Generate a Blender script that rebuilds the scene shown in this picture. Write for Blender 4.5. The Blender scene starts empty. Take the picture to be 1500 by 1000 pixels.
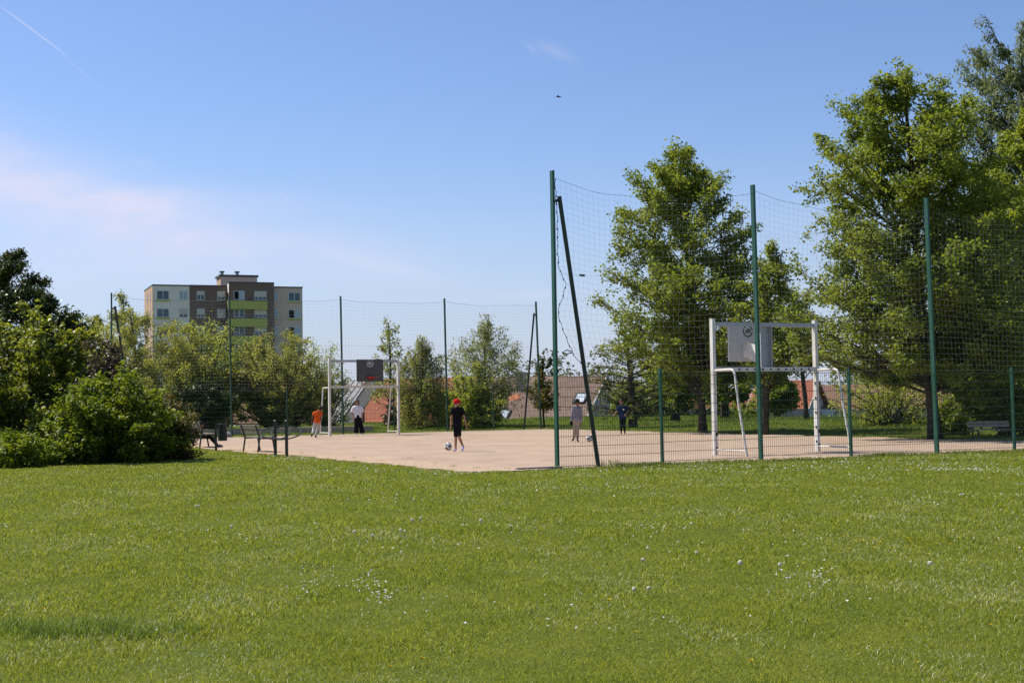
import bpy, math, random
import numpy as np
from mathutils import Matrix, Vector
R = math.radians
rng = np.random.default_rng(7)
random.seed(7)
sc = bpy.context.scene
col = sc.collection

# ------------------------------------------------------------------ camera
F, PIT, ROL, CH = 2033.0, 0.0424, 0.0149, 1.379      # focal length (px of a 1500 px wide picture), pitch, roll, height
cd = bpy.data.cameras.new("camera")
cam = bpy.data.objects.new("camera", cd); col.objects.link(cam)
cd.sensor_width = 36; cd.lens = F * 36 / 1500; cd.clip_end = 4000; cd.clip_start = 0.1
cam.matrix_world = Matrix.Translation((0, 0, CH)) @ Matrix.Rotation(math.pi / 2 + PIT, 4, 'X') @ Matrix.Rotation(-ROL, 4, 'Z')
sc.camera = cam

def ray(px, py):
    x, y = px - 750, 500 - py
    c, s = math.cos(ROL), math.sin(ROL)
    a, b = (x * c + y * s) / F, (-x * s + y * c) / F
    return Vector((a, math.cos(PIT) - b * math.sin(PIT), math.sin(PIT) + b * math.cos(PIT)))
def at(px, py, Y):                       # point of the place seen at a pixel, Y metres ahead
    d = ray(px, py); t = Y / d.y
    return Vector((d.x * t, Y, CH + d.z * t))
def onground(px, py, z=0.0):
    d = ray(px, py); t = (z - CH) / d.z
    return Vector((d.x * t, d.y * t, z))

# ------------------------------------------------------------------ sun, sky
SUN_DIR = Vector((-0.93, 0.37, 0)).normalized() * math.cos(R(53)) + Vector((0, 0, math.sin(R(53))))
sl = bpy.data.lights.new("sun", 'SUN'); sl.energy = 4.8; sl.angle = R(0.55); sl.color = (1, .94, .83)
so = bpy.data.objects.new("sun", sl); col.objects.link(so)
so.rotation_euler = SUN_DIR.to_track_quat('Z', 'Y').to_euler(); so.location = (0, 0, 60)
sc.view_settings.view_transform = 'Standard'; sc.view_settings.look = 'None'
sc.view_settings.exposure = 0.36; sc.view_settings.gamma = 1.0
sc.cycles.max_bounces = 8; sc.cycles.transparent_max_bounces = 8

w = bpy.data.worlds.new("World"); sc.world = w; w.use_nodes = True
nt = w.node_tree; nt.nodes.clear()
def N(t, **k):
    n = nt.nodes.new(t)
    for a, b in k.items(): setattr(n, a, b)
    return n
def M_(op, a, b=None, c=None):
    n = N('ShaderNodeMath', operation=op)
    for i, v in enumerate((a, b, c)):
        if v is None: continue
        if isinstance(v, (int, float)): n.inputs[i].default_value = v
        else: nt.links.new(v, n.inputs[i])
    return n.outputs[0]
sky = N('ShaderNodeTexSky', sky_type='NISHITA'); sky.sun_disc = False
sky.sun_elevation = R(53); sky.sun_rotation = math.atan2(-0.93, 0.37)
sky.altitude = 100; sky.air_density = 1.0; sky.dust_density = 0.6; sky.ozone_density = 2.2
tc = N('ShaderNodeTexCoord'); sep = N('ShaderNodeSeparateXYZ'); nt.links.new(tc.outputs['Generated'], sep.inputs[0])
yy = M_('MAXIMUM', sep.outputs[1], 0.05)
U, V = M_('DIVIDE', sep.outputs[0], yy), M_('DIVIDE', sep.outputs[2], yy)
front = M_('GREATER_THAN', sep.outputs[1], 0.05)
cmb = N('ShaderNodeCombineXYZ'); nt.links.new(U, cmb.inputs[0]); nt.links.new(V, cmb.inputs[1])
mp = N('ShaderNodeMapping'); nt.links.new(cmb.outputs[0], mp.inputs[0])
mp.inputs['Rotation'].default_value = (0, 0, R(12)); mp.inputs['Scale'].default_value = (5, 15, 1)
nz = N('ShaderNodeTexNoise'); nz.inputs['Scale'].default_value = 1.6; nz.inputs['Detail'].default_value = 7; nz.inputs['Roughness'].default_value = .55
nt.links.new(mp.outputs[0], nz.inputs['Vector'])
NO = M_('MAXIMUM', M_('MULTIPLY_ADD', nz.outputs[0], 3.0, -0.5), 0.05)
def ell(px, py, wpx, hpx, deg, amp, noise=True, sharp=2.0):
    d = ray(px, py); u0, v0 = d.x / d.y, d.z / d.y
    c, s = math.cos(R(deg)), math.sin(R(deg))
    du, dv = M_('SUBTRACT', U, u0), M_('SUBTRACT', V, v0)
    p = M_('DIVIDE', M_('ADD', M_('MULTIPLY', du, c), M_('MULTIPLY', dv, s)), wpx / F)
    q = M_('DIVIDE', M_('SUBTRACT', M_('MULTIPLY', dv, c), M_('MULTIPLY', du, s)), hpx / F)
    r = M_('ADD', M_('POWER', M_('ABSOLUTE', p), sharp), M_('MULTIPLY', q, q))
    g = M_('MULTIPLY', M_('EXPONENT', M_('MULTIPLY', r, -1.0)), amp)
    return M_('MULTIPLY', g, NO) if noise else g
tot = None
for args in [(-40, 222, 210, 55, -18, .50), (60, 290, 260, 40, -8, .38), (230, 292, 170, 20, -2, .30), (360, 360, 280, 36, -10, .32),
             (560, 390, 90, 9, -14, .16), (90, 370, 380, 60, 0, .34), (815, 76, 30, 9, -25, .17), (778, 72, 14, 5, -45, .10),
             (212, 238, 16, 6, -10, .14), (770, 432, 50, 6, 3, .26), (1180, 330, 240, 60, 0, .08),
             (46, 43, 56, 1.2, -37.5, .44, False, 4.0), (112, 98, 46, 1.8, -43, .09, False), (412, 282, 12, .9, -46, .26, False, 4.0)]:
    e = ell(*args); tot = e if tot is None else M_('ADD', tot, e)
hz_ = M_('MULTIPLY', M_('EXPONENT', M_('MULTIPLY', M_('POWER', M_('DIVIDE', M_('MAXIMUM', V, 0.0), 0.11), 2.0), -1.0)), .75)   # thin white haze low in the sky
tot = M_('MINIMUM', M_('MULTIPLY', tot, front), 0.9); hz_ = M_('MULTIPLY', hz_, front)
tint = N('ShaderNodeMix', data_type='RGBA', blend_type='MULTIPLY'); tint.inputs[0].default_value = 1
nt.links.new(sky.outputs[0], tint.inputs[6]); tint.inputs[7].default_value = (0.945, 1.03, 1.27, 1)
mh = N('ShaderNodeMix', data_type='RGBA'); nt.links.new(hz_, mh.inputs[0]); nt.links.new(tint.outputs[2], mh.inputs[6]); mh.inputs[7].default_value = (5.0, 5.6, 7.2, 1)
mix = N('ShaderNodeMix', data_type='RGBA'); nt.links.new(tot, mix.inputs[0]); nt.links.new(mh.outputs[2], mix.inputs[6])
mix.inputs[7].default_value = (6.4, 6.5, 8.2, 1)
bg = N('ShaderNodeBackground'); bg.inputs[1].default_value = 0.090; nt.links.new(mix.outputs[2], bg.inputs[0])
ow = N('ShaderNodeOutputWorld'); nt.links.new(bg.outputs[0], ow.inputs[0])

# ------------------------------------------------------------------ helpers
def mat(name, c1, c2=None, scale=4.0, rough=.7, spec=.3, metal=0.0, bump=0.0, bscale=None, stretch=(1, 1, 1)):
    m = bpy.data.materials.new(name); m.use_nodes = True
    t = m.node_tree; b = t.nodes['Principled BSDF']
    b.inputs['Roughness'].default_value = rough; b.inputs['Specular IOR Level'].default_value = spec; b.inputs['Metallic'].default_value = metal
    if c2 is None: c2 = tuple(v * .82 for v in c1)
    co = t.nodes.new('ShaderNodeTexCoord'); mpn = t.nodes.new('ShaderNodeMapping'); mpn.inputs['Scale'].default_value = stretch
    t.links.new(co.outputs['Object'], mpn.inputs[0])
    n = t.nodes.new('ShaderNodeTexNoise'); n.inputs['Scale'].default_value = scale; n.inputs['Detail'].default_value = 6; n.inputs['Roughness'].default_value = .65
    t.links.new(mpn.outputs[0], n.inputs['Vector'])
    r = t.nodes.new('ShaderNodeValToRGB'); r.color_ramp.elements[0].position = .35; r.color_ramp.elements[1].position = .65
    r.color_ramp.elements[0].color = (*c2, 1); r.color_ramp.elements[1].color = (*c1, 1)
    t.links.new(n.outputs[0], r.inputs[0]); t.links.new(r.outputs[0], b.inputs['Base Color'])
    if bump:
        n2 = t.nodes.new('ShaderNodeTexNoise'); n2.inputs['Scale'].default_value = bscale or scale * 4; n2.inputs['Detail'].default_value = 4
        t.links.new(mpn.outputs[0], n2.inputs['Vector'])
        bp = t.nodes.new('ShaderNodeBump'); bp.inputs['Strength'].default_value = bump; bp.inputs['Distance'].default_value = .02
        t.links.new(n2.outputs[0], bp.inputs['Height']); t.links.new(bp.outputs[0], b.inputs['Normal'])
    return m
def leafmat(name, c1, c2, c3=None, trans=.35, tcol=None, rough=.5, patch=1.2, spec=.35):
    """every leaf its own shade between c1 and c2, drifting towards c3 in patches; light passes through"""
    m = bpy.data.materials.new(name); m.use_nodes = True
    t = m.node_tree; b = t.nodes['Principled BSDF']; b.inputs['Roughness'].default_value = rough; b.inputs['Specular IOR Level'].default_value = spec
    g = t.nodes.new('ShaderNodeNewGeometry')
    r = t.nodes.new('ShaderNodeValToRGB'); r.color_ramp.elements[0].color = (*c1, 1); r.color_ramp.elements[1].color = (*c2, 1)
    t.links.new(g.outputs['Random Per Island'], r.inputs[0])
    colr = r.outputs[0]
    if c3:
        co = t.nodes.new('ShaderNodeTexCoord'); n = t.nodes.new('ShaderNodeTexNoise'); n.inputs['Scale'].default_value = patch; n.inputs['Detail'].default_value = 5
        t.links.new(co.outputs['Object'], n.inputs['Vector'])
        q = t.nodes.new('ShaderNodeMapRange'); q.inputs[1].default_value = .40; q.inputs[2].default_value = .66; q.inputs[4].default_value = .55; t.links.new(n.outputs[0], q.inputs[0])
        x = t.nodes.new('ShaderNodeMix'); x.data_type = 'RGBA'; t.links.new(q.outputs[0], x.inputs[0]); t.links.new(colr, x.inputs[6]); x.inputs[7].default_value = (*c3, 1)
        colr = x.outputs[2]
    t.links.new(colr, b.inputs['Base Color'])
    tr = t.nodes.new('ShaderNodeBsdfTranslucent')
    k = t.nodes.new('ShaderNodeMix'); k.data_type = 'RGBA'; k.blend_type = 'MULTIPLY'; k.inputs[0].default_value = 1
    t.links.new(colr, k.inputs[6]); k.inputs[7].default_value = (*(tcol or (1.9, 1.7, .8)), 1)
    t.links.new(k.outputs[2], tr.inputs[0])
    ms = t.nodes.new('ShaderNodeMixShader'); ms.inputs[0].default_value = trans
    t.links.new(b.outputs[0], ms.inputs[1]); t.links.new(tr.outputs[0], ms.inputs[2])
    t.links.new(ms.outputs[0], t.nodes['Material Output'].inputs[0])
    return m

def link(name, me, m, parent=None, smooth=False):
    o = bpy.data.objects.new(name, me); col.objects.link(o)
    for x in (m if isinstance(m, (list, tuple)) else [m]): me.materials.append(x)
    if smooth: me.polygons.foreach_set('use_smooth', [True] * len(me.polygons))
    if parent: o.parent = parent
    return o
def tag(o, label=None, cat=None, group=None, kind=None):
    if label: o['label'] = label
    if cat: o['category'] = cat
    if group: o['group'] = group
    if kind: o['kind'] = kind
    return o
def empty(name, loc, label, cat, group=None, rz=0.0):
    o = bpy.data.objects.new(name, None); col.objects.link(o); o.location = loc; o.rotation_euler = (0, 0, rz); o.empty_display_size = .2
    return tag(o, label, cat, group)
def npmesh(name, verts, faces):
    """verts (n,3), faces (m,k) all of one size"""
    me = bpy.data.meshes.new(name); v = np.ascontiguousarray(verts, dtype=np.float32); f = np.ascontiguousarray(faces, dtype=np.int32)
    me.vertices.add(len(v)); me.vertices.foreach_set('co', v.ravel())
    me.loops.add(f.size); me.loops.foreach_set('vertex_index', f.ravel())
    me.polygons.add(len(f)); me.polygons.foreach_set('loop_start', np.arange(0, f.size, f.shape[1], dtype=np.int32))
    me.update(calc_edges=True)
    return me
class MB:
    """collects shapes; build() links them as one mesh object"""
    def __init__(s): s.v = []; s.f = []; s.mi = []; s.k = 0
    def add(s, vs, fs):
        o = len(s.v); s.v += [tuple(p) for p in vs]; s.f += [tuple(i + o for i in f) for f in fs]; s.mi += [s.k] * len(fs); return s
    def box(s, c, d, rz=0.0, Mx=None):
        hx, hy, hz = d[0] / 2, d[1] / 2, d[2] / 2
        P = [Vector((x, y, z)) for z in (-hz, hz) for x, y in ((-hx, -hy), (hx, -hy), (hx, hy), (-hx, hy))]
        if Mx is None: Mx = Matrix.Rotation(rz, 3, 'Z')
        return s.add([Mx @ p + Vector(c) for p in P], [(3, 2, 1, 0), (4, 5, 6, 7), (0, 1, 5, 4), (1, 2, 6, 5), (2, 3, 7, 6), (3, 0, 4, 7)])
    def tube(s, pts, r, n=8, cap=True, closed=False, flat=1.0):
        pts = [Vector(p) for p in pts]; m = len(pts)
        rr = [r] * m if isinstance(r, (int, float)) else list(r)
        vs, fs = [], []; up = None
        for i, p in enumerate(pts):
            if closed: t = pts[(i + 1) % m] - pts[i - 1]
            else: t = pts[min(i + 1, m - 1)] - pts[max(i - 1, 0)]
            if t.length < 1e-9: t = Vector((0, 0, 1))
            t.normalize()
            if up is None:
                up = Vector((0, 1, 0)) if abs(t.z) > .8 else Vector((0, 0, 1))
            a = up.cross(t)
            if a.length < 1e-6: a = Vector((1, 0, 0)).cross(t)
            a.normalize(); b = t.cross(a); up = b
            for j in range(n):
                q = 2 * math.pi * (j + .5) / n
                vs.append(p + a * math.cos(q) * rr[i] + b * math.sin(q) * rr[i] * flat)
        for i in range(m if closed else m - 1):
            i2 = (i + 1) % m
            for j in range(n):
                k = (j + 1) % n; fs.append((i * n + j, i * n + k, i2 * n + k, i2 * n + j))
        if cap and not closed:
            fs.append(tuple(range(n - 1, -1, -1))); fs.append(tuple((m - 1) * n + j for j in range(n)))
        return s.add(vs, fs)
    def ball(s, c, r, n=10, rz=0.0, rx=0.0):
        r = (r, r, r) if isinstance(r, (int, float)) else r
        Mx = Matrix.Rotation(rz, 3, 'Z') @ Matrix.Rotation(rx, 3, 'X')
        vs = [Mx @ Vector((0, 0, -r[2])) + Vector(c)]; fs = []; h = max(4, n // 2 + 1)
        for i in range(1, h):
            p = math.pi * i / h
            for j in range(n):
                q = 2 * math.pi * j / n
                vs.append(Mx @ Vector((r[0] * math.sin(p) * math.cos(q), r[1] * math.sin(p) * math.sin(q), -r[2] * math.cos(p))) + Vector(c))
        vs.append(Mx @ Vector((0, 0, r[2])) + Vector(c)); L = len(vs) - 1
        for j in range(n): fs.append((0, 1 + (j + 1) % n, 1 + j)); fs.append((L, L - n + j, L - n + (j + 1) % n))
        for i in range(h - 2):
            for j in range(n):
                a, b = 1 + i * n + j, 1 + i * n + (j + 1) % n; fs.append((a, b, b + n, a + n))
        return s.add(vs, fs)
    def build(s, name, m, parent=None, smooth=False):
        me = bpy.data.meshes.new(name); me.from_pydata(s.v, [], s.f)
        o = link(name, me, m, parent, smooth)
        if s.k or any(s.mi): me.polygons.foreach_set('material_index', s.mi)
        return o
def sstep(a, b, x): t = np.clip((x - a) / (b - a), 0, 1); return t * t * (3 - 2 * t)

# pitch frame: origin at the near left corner of the court, a along the near fence, b towards the far goal
TH = 0.4645; O0 = Vector((0.869, 28.145, 0)); E = Vector((math.cos(TH), math.sin(TH), 0)); Nn = Vector((-E.y, E.x, 0))
def C(a, b, z=0.0): p = O0 + E * a + Nn * b; return Vector((p.x, p.y, z))
def ab(p): d = Vector((p[0], p[1], 0)) - O0; return d.dot(E), d.dot(Nn)
PA0, PA1, PB0, PB1 = -1.1, 17.6, -0.12, 33.6
def vnoise(x, y, s, seed=0):
    r = np.random.default_rng(seed + 11); out = 0
    for k in range(7):
        th = r.uniform(0, 6.28); fr = s * r.uniform(.6, 1.7); out = out + np.sin((x * math.cos(th) + y * math.sin(th)) * fr + r.uniform(0, 6.28))
    return out / 3.0
def gz(x, y):
    x = np.asarray(x, float); y = np.asarray(y, float)
    a = (x - O0.x) * E.x + (y - O0.y) * E.y; b = (x - O0.x) * Nn.x + (y - O0.y) * Nn.y
    d = np.maximum(np.maximum(b - 34.2, a - 17.8), 0); d = np.where(b < 0, np.maximum(d - 4, 0), d)
    lawn = 0.018 * vnoise(x, y, 1.3, 1) + 0.02 * vnoise(x, y, .5, 2)
    far = .19 * sstep(1, 15, d) - 3.2 * sstep(17, 34, d)
    inp = ((b > PB0 - .0) & (b < PB1) & (a > PA0) & (a < PA1))
    near = sstep(-6.5, -3.5, a) * sstep(-3.0, -1.2, b) * (1 - sstep(PA1 + .5, PA1 + 3, a)) * (1 - sstep(34, 36, b))
    return np.where(inp, -.06, lawn * np.clip(1 - d / 10, .2, 1) * (1 - .85 * near) - .012 * near + far)
def gzf(x, y): return float(gz(x, y))

# ------------------------------------------------------------------ materials
mt = {}
mt['fence'] = mat('fence green', (.012, .085, .048), (.009, .06, .035), 9, .45, .5)
mt['fencefar'] = mat('weathered fence green', (.016, .055, .038), (.012, .04, .028), 9, .5, .4)
mt['wire'] = mat('wire green', (.012, .045, .03), None, 9, .5, .4)
mt['net'] = mat('net cord', (.30, .33, .35), (.24, .27, .29), 9, .8)
mt['rope'] = mat('net rope', (.045, .05, .05), None, 9, .8)
mt['ropepale'] = mat('pale rope', (.35, .34, .28), None, 9, .8)
mt['black'] = mat('black plastic', (.012, .012, .013), None, 9, .5)
mt['white'] = mat('white goal paint', (.74, .72, .67), (.55, .51, .45), 2.2, .45, .4)
mt['galv'] = mat('galvanised', (.45, .45, .46), (.36, .36, .37), 12, .5, .4, .2)
mt['boardfront'] = mat('dark board', (.095, .10, .10), (.075, .08, .08), 20, .6)
mt['boardback'] = mat('board back', (.50, .50, .49), (.40, .40, .39), 7, .6, stretch=(1, 1, 3))
mt['mark'] = mat('white marking', (.75, .75, .75), None, 9, .6)
mt['faint'] = mat('faint marking', (.20, .205, .21), None, 9, .6)
mt['dark'] = mat('dark marking', (.11, .11, .11), None, 9, .6)
mt['red'] = mat('red hoop', (.42, .02, .015), None, 9, .4)
mt['wood'] = mat('weathered wood', (.30, .265, .215), (.17, .15, .125), 6, .8, .2, 0, .3, 30, (1, 8, 8))
mt['pwood'] = mat('pale wood', (.48, .38, .31), (.36, .28, .22), 6, .8, .2)
mt['bmetal'] = mat('bench metal', (.05, .06, .05), None, 9, .5)
mt['dgreen'] = mat('dark painted steel', (.02, .03, .024), None, 9, .45, .5)
mt['bark'] = mat('bark', (.085, .07, .055), (.04, .033, .028), 7, .9, .1, 0, .6, 20, (1, 1, .3))
mt['barkpale'] = mat('pale bark', (.36, .34, .31), (.12, .11, .10), 5, .9, .1, 0, .4, 18, (1, 1, 1.5))
mt['stone'] = mat('stone', (.35, .33, .30), (.22, .21, .19), 8, .9, .1, 0, .4)

def pitchmat():
    m = bpy.data.materials.new('court surface'); m.use_nodes = True; t = m.node_tree; b = t.nodes['Principled BSDF']; b.inputs['Roughness'].default_value = .9; b.inputs['Specular IOR Level'].default_value = .1
    co = t.nodes.new('ShaderNodeTexCoord')
    def noise(s, d=6, st=(1, 1, 1)):
        mp = t.nodes.new('ShaderNodeMapping'); mp.inputs['Scale'].default_value = st; t.links.new(co.outputs['Object'], mp.inputs[0])
        n = t.nodes.new('ShaderNodeTexNoise'); n.inputs['Scale'].default_value = s; n.inputs['Detail'].default_value = d; n.inputs['Roughness'].default_value = .6; t.links.new(mp.outputs[0], n.inputs['Vector']); return n.outputs[0]
    def ramp(x, p0, p1, a, c):
        r = t.nodes.new('ShaderNodeValToRGB'); r.color_ramp.elements[0].position = p0; r.color_ramp.elements[1].position = p1
        r.color_ramp.elements[0].color = (*a, 1); r.color_ramp.elements[1].color = (*c, 1); t.links.new(x, r.inputs[0]); return r.outputs[0]
    def mul(x, y, f=1):
        k = t.nodes.new('ShaderNodeMix'); k.data_type = 'RGBA'; k.blend_type = 'MULTIPLY'; k.inputs[0].default_value = f; t.links.new(x, k.inputs[6]); t.links.new(y, k.inputs[7]); return k.outputs[2]
    c = ramp(noise(.35), .3, .7, (.395, .292, .213), (.465, .35, .26))
    c = mul(c, ramp(noise(1.1, 8, (1, .5, 1)), .35, .6, (.87, .865, .86), (1, 1, 1)))
    c = mul(c, ramp(noise(60, 3), .3, .7, (.86, .85, .84), (1.08, 1.08, 1.08)))
    c = mul(c, ramp(noise(4.5, 9), .33, .42, (.80, .77, .74), (1, 1, 1)))
    t.links.new(c, b.inputs['Base Color'])
    bp = t.nodes.new('ShaderNodeBump'); bp.inputs['Strength'].default_value = .4; bp.inputs['Distance'].default_value = .01; t.links.new(noise(80, 3), bp.inputs['Height']); t.links.new(bp.outputs[0], b.inputs['Normal'])
    return m
mt['pitch'] = pitchmat()
mt['gravel'] = mat('sandy gravel', (.52, .39, .27), (.36, .255, .17), 9, .95, .1, 0, .7, 60)
mt['kerb'] = mat('kerb concrete', (.30, .27, .24), (.2, .18, .16), 6, .9)
def soilmat():
    m = mat('grassy soil', (.12, .135, .018), (.075, .10, .014), 1.6, .95, .05, 0, .8, 40); return m
mt['ground'] = soilmat()
mt['grass'] = leafmat('grass blades', (.065, .11, .006), (.42, .45, .085), (.17, .22, .026), .40, (1.6, 1.5, .5), .6, 1.4, .12)
mt['grassdry'] = leafmat('dry grass blades', (.46, .46, .24), (.66, .66, .45), None, .3, (1.3, 1.2, .8), .6, 1, .2)
mt['bankgrass'] = leafmat('bank grass', (.10, .16, .02), (.18, .235, .04), (.13, .16, .04), .4, (1.5, 1.5, .7), .5, .25)

# ------------------------------------------------------------------ ground
def axis(segs):
    out = []
    for a, b, st in segs: out += list(np.arange(a, b, st))
    return np.array(sorted(out) + [segs[-1][1]])
gx = axis([(-2600, -200, 400), (-200, -60, 20), (-60, -16, 2), (-16, 24, .4), (24, 70, 2), (70, 200, 20), (200, 2600, 400)])
gy = axis([(-60, 0, 15), (0, 4, 1), (4, 72, .4), (72, 120, 2), (120, 300, 20), (300, 3000, 300)])
X, Y = np.meshgrid(gx, gy); nx, ny = len(gx), len(gy)
vv = np.stack([X, Y, gz(X, Y)], -1).reshape(-1, 3)
ii = np.arange(nx * ny).reshape(ny, nx)
ff = np.stack([ii[:-1, :-1], ii[:-1, 1:], ii[1:, 1:], ii[1:, :-1]], -1).reshape(-1, 4)
tag(link('ground', npmesh('ground', vv, ff), mt['ground'], smooth=True), 'mown grass ground running from the lawn to the houses', 'ground', kind='structure')

# court sheet, with its own slightly uneven outline; sandy strip between court and lawn
def poly(name, pts, z, m, lab, cat):
    mb = MB(); n = len(pts)
    mb.add([(p[0], p[1], z) for p in pts] + [(p[0], p[1], z - .05) for p in pts], [tuple(range(n))] + [(i + n, (i + 1) % n + n, (i + 1) % n, i) for i in range(n)])
    return tag(mb.build(name, m), lab, cat, kind='structure')
cp = [C(a, PB0) for a in np.linspace(PA0, PA1, 30)] + [C(PA1 + .25 * math.sin(b * 1.3) + .2 * math.sin(b * 3.1), b) for b in np.linspace(PB0 + .3, PB1, 60)] + [C(a, PB1 + .05 * math.sin(a * 2.3)) for a in np.linspace(PA1, PA0, 30)]
poly('sports_court', cp, 0.0, mt['pitch'], 'pinkish beige asphalt ball court inside the green fences', 'court')
def sandedge(b): return -2.05 - .32 * sstep(11.5, 14, b) - .05 * np.sin(b * 1.1) - .07 * np.sin(b * 3.7 + 1) - .04 * np.sin(b * 9.1)
def nearedge(a): return -.12 - .34 * np.sin(np.pi * np.clip((a + 2.15) / 2.2, 0, 1)) - .04 * np.sin(a * 9) - .03 * np.sin(a * 23)
bs = np.linspace(0, 33, 200)
sp_ = [C(float(sandedge(b)), float(b), 0) for b in bs] + [C(PA0 + .05 + .06 * math.sin(b * 1.7) + .05 * math.sin(b * 4) + .03 * math.sin(b * 11), float(b)) for b in bs[::-1] if b > .3]
# the strip also runs under the court's near edge, left of the corner post
near_ = [C(a, nearedge(a), 0) for a in np.linspace(0, -2.0, 24)]
poly('gravel_strip', [C(.05, -.10)] + near_ + sp_, .012, mt['gravel'], 'sandy gravel strip between the court and the lawn', 'gravel')
kb = MB(); kb.box(C(-.5, -.15, .0), (1.0, .10, .09), TH)
tag(kb.build('kerb', mt['kerb']), 'low dark kerb edging the court beside the corner post', 'kerb', kind='structure')

# ------------------------------------------------------------------ grass and flowers
def inside_court(x, y, m=0.0):
    a = (x - O0.x) * E.x + (y - O0.y) * E.y; b = (x - O0.x) * Nn.x + (y - O0.y) * Nn.y
    ed = np.where(b < 33.2, sandedge(b), PA0) + .05 * vnoise(x, y, 6, 5)
    lo = np.where(a < .02, nearedge(a), -.1) + .04 * vnoise(x, y, 5, 6)
    return (a > ed + m) & (a < PA1 + .15) & (b > lo) & (b < PB1 + .05)
def blades(x, y, h, wd, lean, seed=1, z=None, hz=None):
    r = np.random.default_rng(seed); n = len(x); th = r.uniform(0, 6.283, n); ph = r.uniform(0, 6.283, n)
    z = gz(x, y) if z is None else z
    sx, sy = np.cos(th) * wd / 2, np.sin(th) * wd / 2
    lx, ly = np.cos(ph) * lean * h, np.sin(ph) * lean * h
    b = np.stack([x, y, z - .01], -1); s = np.stack([sx, sy, 0 * sx], -1)
    mid = b + np.stack([lx * .35, ly * .35, h * .6], -1); tip = b + np.stack([lx, ly, h * np.sqrt(np.clip(1.05 - lean ** 2 * .5, .2, 1))], -1)
    v = np.stack([b - s, b + s, mid - s * .8, mid + s * .8, tip - s * .12, tip + s * .12], 1).reshape(-1, 3)
    o = (np.arange(n) * 6)[:, None]
    f = np.concatenate([o + np.array([[0, 1, 3, 2]]), o + np.array([[2, 3, 5, 4]])], 0)
    return v, f
def scatter(n, y0, y1, p, half=.40, seed=3):
    r = np.random.default_rng(seed); u = r.uniform(0, 1, n); q = 2 - p            # density falls as y^-p across a widening view
    y = (y0 ** q + u * (y1 ** q - y0 ** q)) ** (1 / q); x = r.uniform(-half, half, n) * (y + 1.5); return x, y
x, y = scatter(1250000, 5.0, 46, 1.6, .57)
k = ~inside_court(x, y); x, y = x[k], y[k]
r = np.random.default_rng(5)
pn = vnoise(x, y, 2.6, 8); pn2 = vnoise(x, y, .8, 9)
k = r.uniform(0, 1, len(x)) < np.clip(.88 + .15 * pn, .5, 1); x, y, pn, pn2 = x[k], y[k], pn[k], pn2[k]
h = (.022 + .018 * r.uniform(0, 1, len(x))) * np.clip(1 + .22 * pn + .12 * pn2 + .25 * vnoise(x, y, 11, 21), .82, 1.7) * np.where(r.uniform(0, 1, len(x)) < .02, 1.7, 1) * (y / 9) ** .12
tuft = np.exp(-((x + 2.6 - .25 * np.sin(x * 5)) / .7) ** 2 - ((y - 8.6) / .22) ** 2)                            # longer clump at lower left
h = h * (1 + .6 * tuft)
wd = .0044 * (y / 8) ** .85 * r.uniform(.7, 1.3, len(x))
dry = r.uniform(0, 1, len(x)) < np.clip(.06 + .05 * pn2 + .10 * vnoise(x, y, 3.1, 33), .015, .42)
v, f = blades(x[~dry], y[~dry], h[~dry], wd[~dry], r.uniform(.25, 1.35, (~dry).sum()), 2)
gme = npmesh('grass', v, f); go = link('grass', gme, [mt['grass'], mt['grassdry']])
tag(go, 'short mown green grass of the lawn in front', 'grass', kind='stuff')
v, f = blades(x[dry], y[dry], h[dry], wd[dry], r.uniform(.4, 1.2, dry.sum()), 4)
tag(link('dry_grass', npmesh('dry_grass', v, f), mt['grassdry']), 'pale dry blades mixed into the lawn grass', 'grass', kind='stuff')
r = np.random.default_rng(44); cx_ = [(-3.05, 8.62, .13, 420), (-2.78, 8.5, .12, 420), (-2.5, 8.66, .15, 560), (-2.3, 8.5, .11, 380), (-2.02, 8.6, .08, 200), (-2.62, 8.82, .12, 240), (-3.2, 8.85, .12, 240)]; x = np.concatenate([r.normal(a_, s_, n_) for a_, b_, s_, n_ in cx_]); y = np.concatenate([r.normal(b_, s_ * .7, n_) for a_, b_, s_, n_ in cx_])
v, f = blades(x, y, r.uniform(.03, .10, len(x)), np.full(len(x), .005), r.uniform(.2, 1.1, len(x)), 45)
tag(link('long_grass', npmesh('long_grass', v, f), mt['bankgrass']), 'unmown darker tuft of longer grass at the lower left of the lawn', 'grass', kind='stuff')
# fringe of longer weeds along the near fence, and the rough bank beyond the court
r = np.random.default_rng(6)
a = r.uniform(-.2, 16, 9000); b = r.normal(-.12, .12, 9000); w_ = (.5 + .5 * vnoise(a, b * 0, 2.2, 3)); k = r.uniform(0, 1, 9000) < np.clip(w_ * w_ + .15, .05, 1); a, b, w_ = a[k], b[k], w_[k]
x, y = O0.x + a * E.x + b * Nn.x, O0.y + a * E.y + b * Nn.y
v, f = blades(x, y, np.clip(.04 + .06 * w_ * r.uniform(.2, 1.2, len(x)), .03, .15) + .16 * np.exp(-((a - 1.15) / .3) ** 2) * r.uniform(.3, 1, len(x)), .012 + 0 * x, r.uniform(.1, .9, len(x)), 5, z=0 * x)
tag(link('fence_weeds', npmesh('fence_weeds', v, f), mt['bankgrass']), 'longer grass and weeds along the foot of the near fence', 'weeds', kind='stuff')
tx, ty = [], []
for px, py in ((665, 683.5), (597, 671), (478, 666), (520, 671), (700, 686), (640, 679), (560, 675), (440, 664), (742, 686)):
    q = onground(px, py); k = r.integers(8, 26); tx += list(q.x + r.normal(0, .06, k)); ty += list(q.y + r.normal(0, .05, k))
tx, ty = np.array(tx), np.array(ty)
v, f = blades(tx, ty, r.uniform(.02, .06, len(tx)), np.full(len(tx), .011), r.uniform(.4, 1.3, len(tx)), 15, z=0 * tx + .012)
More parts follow.
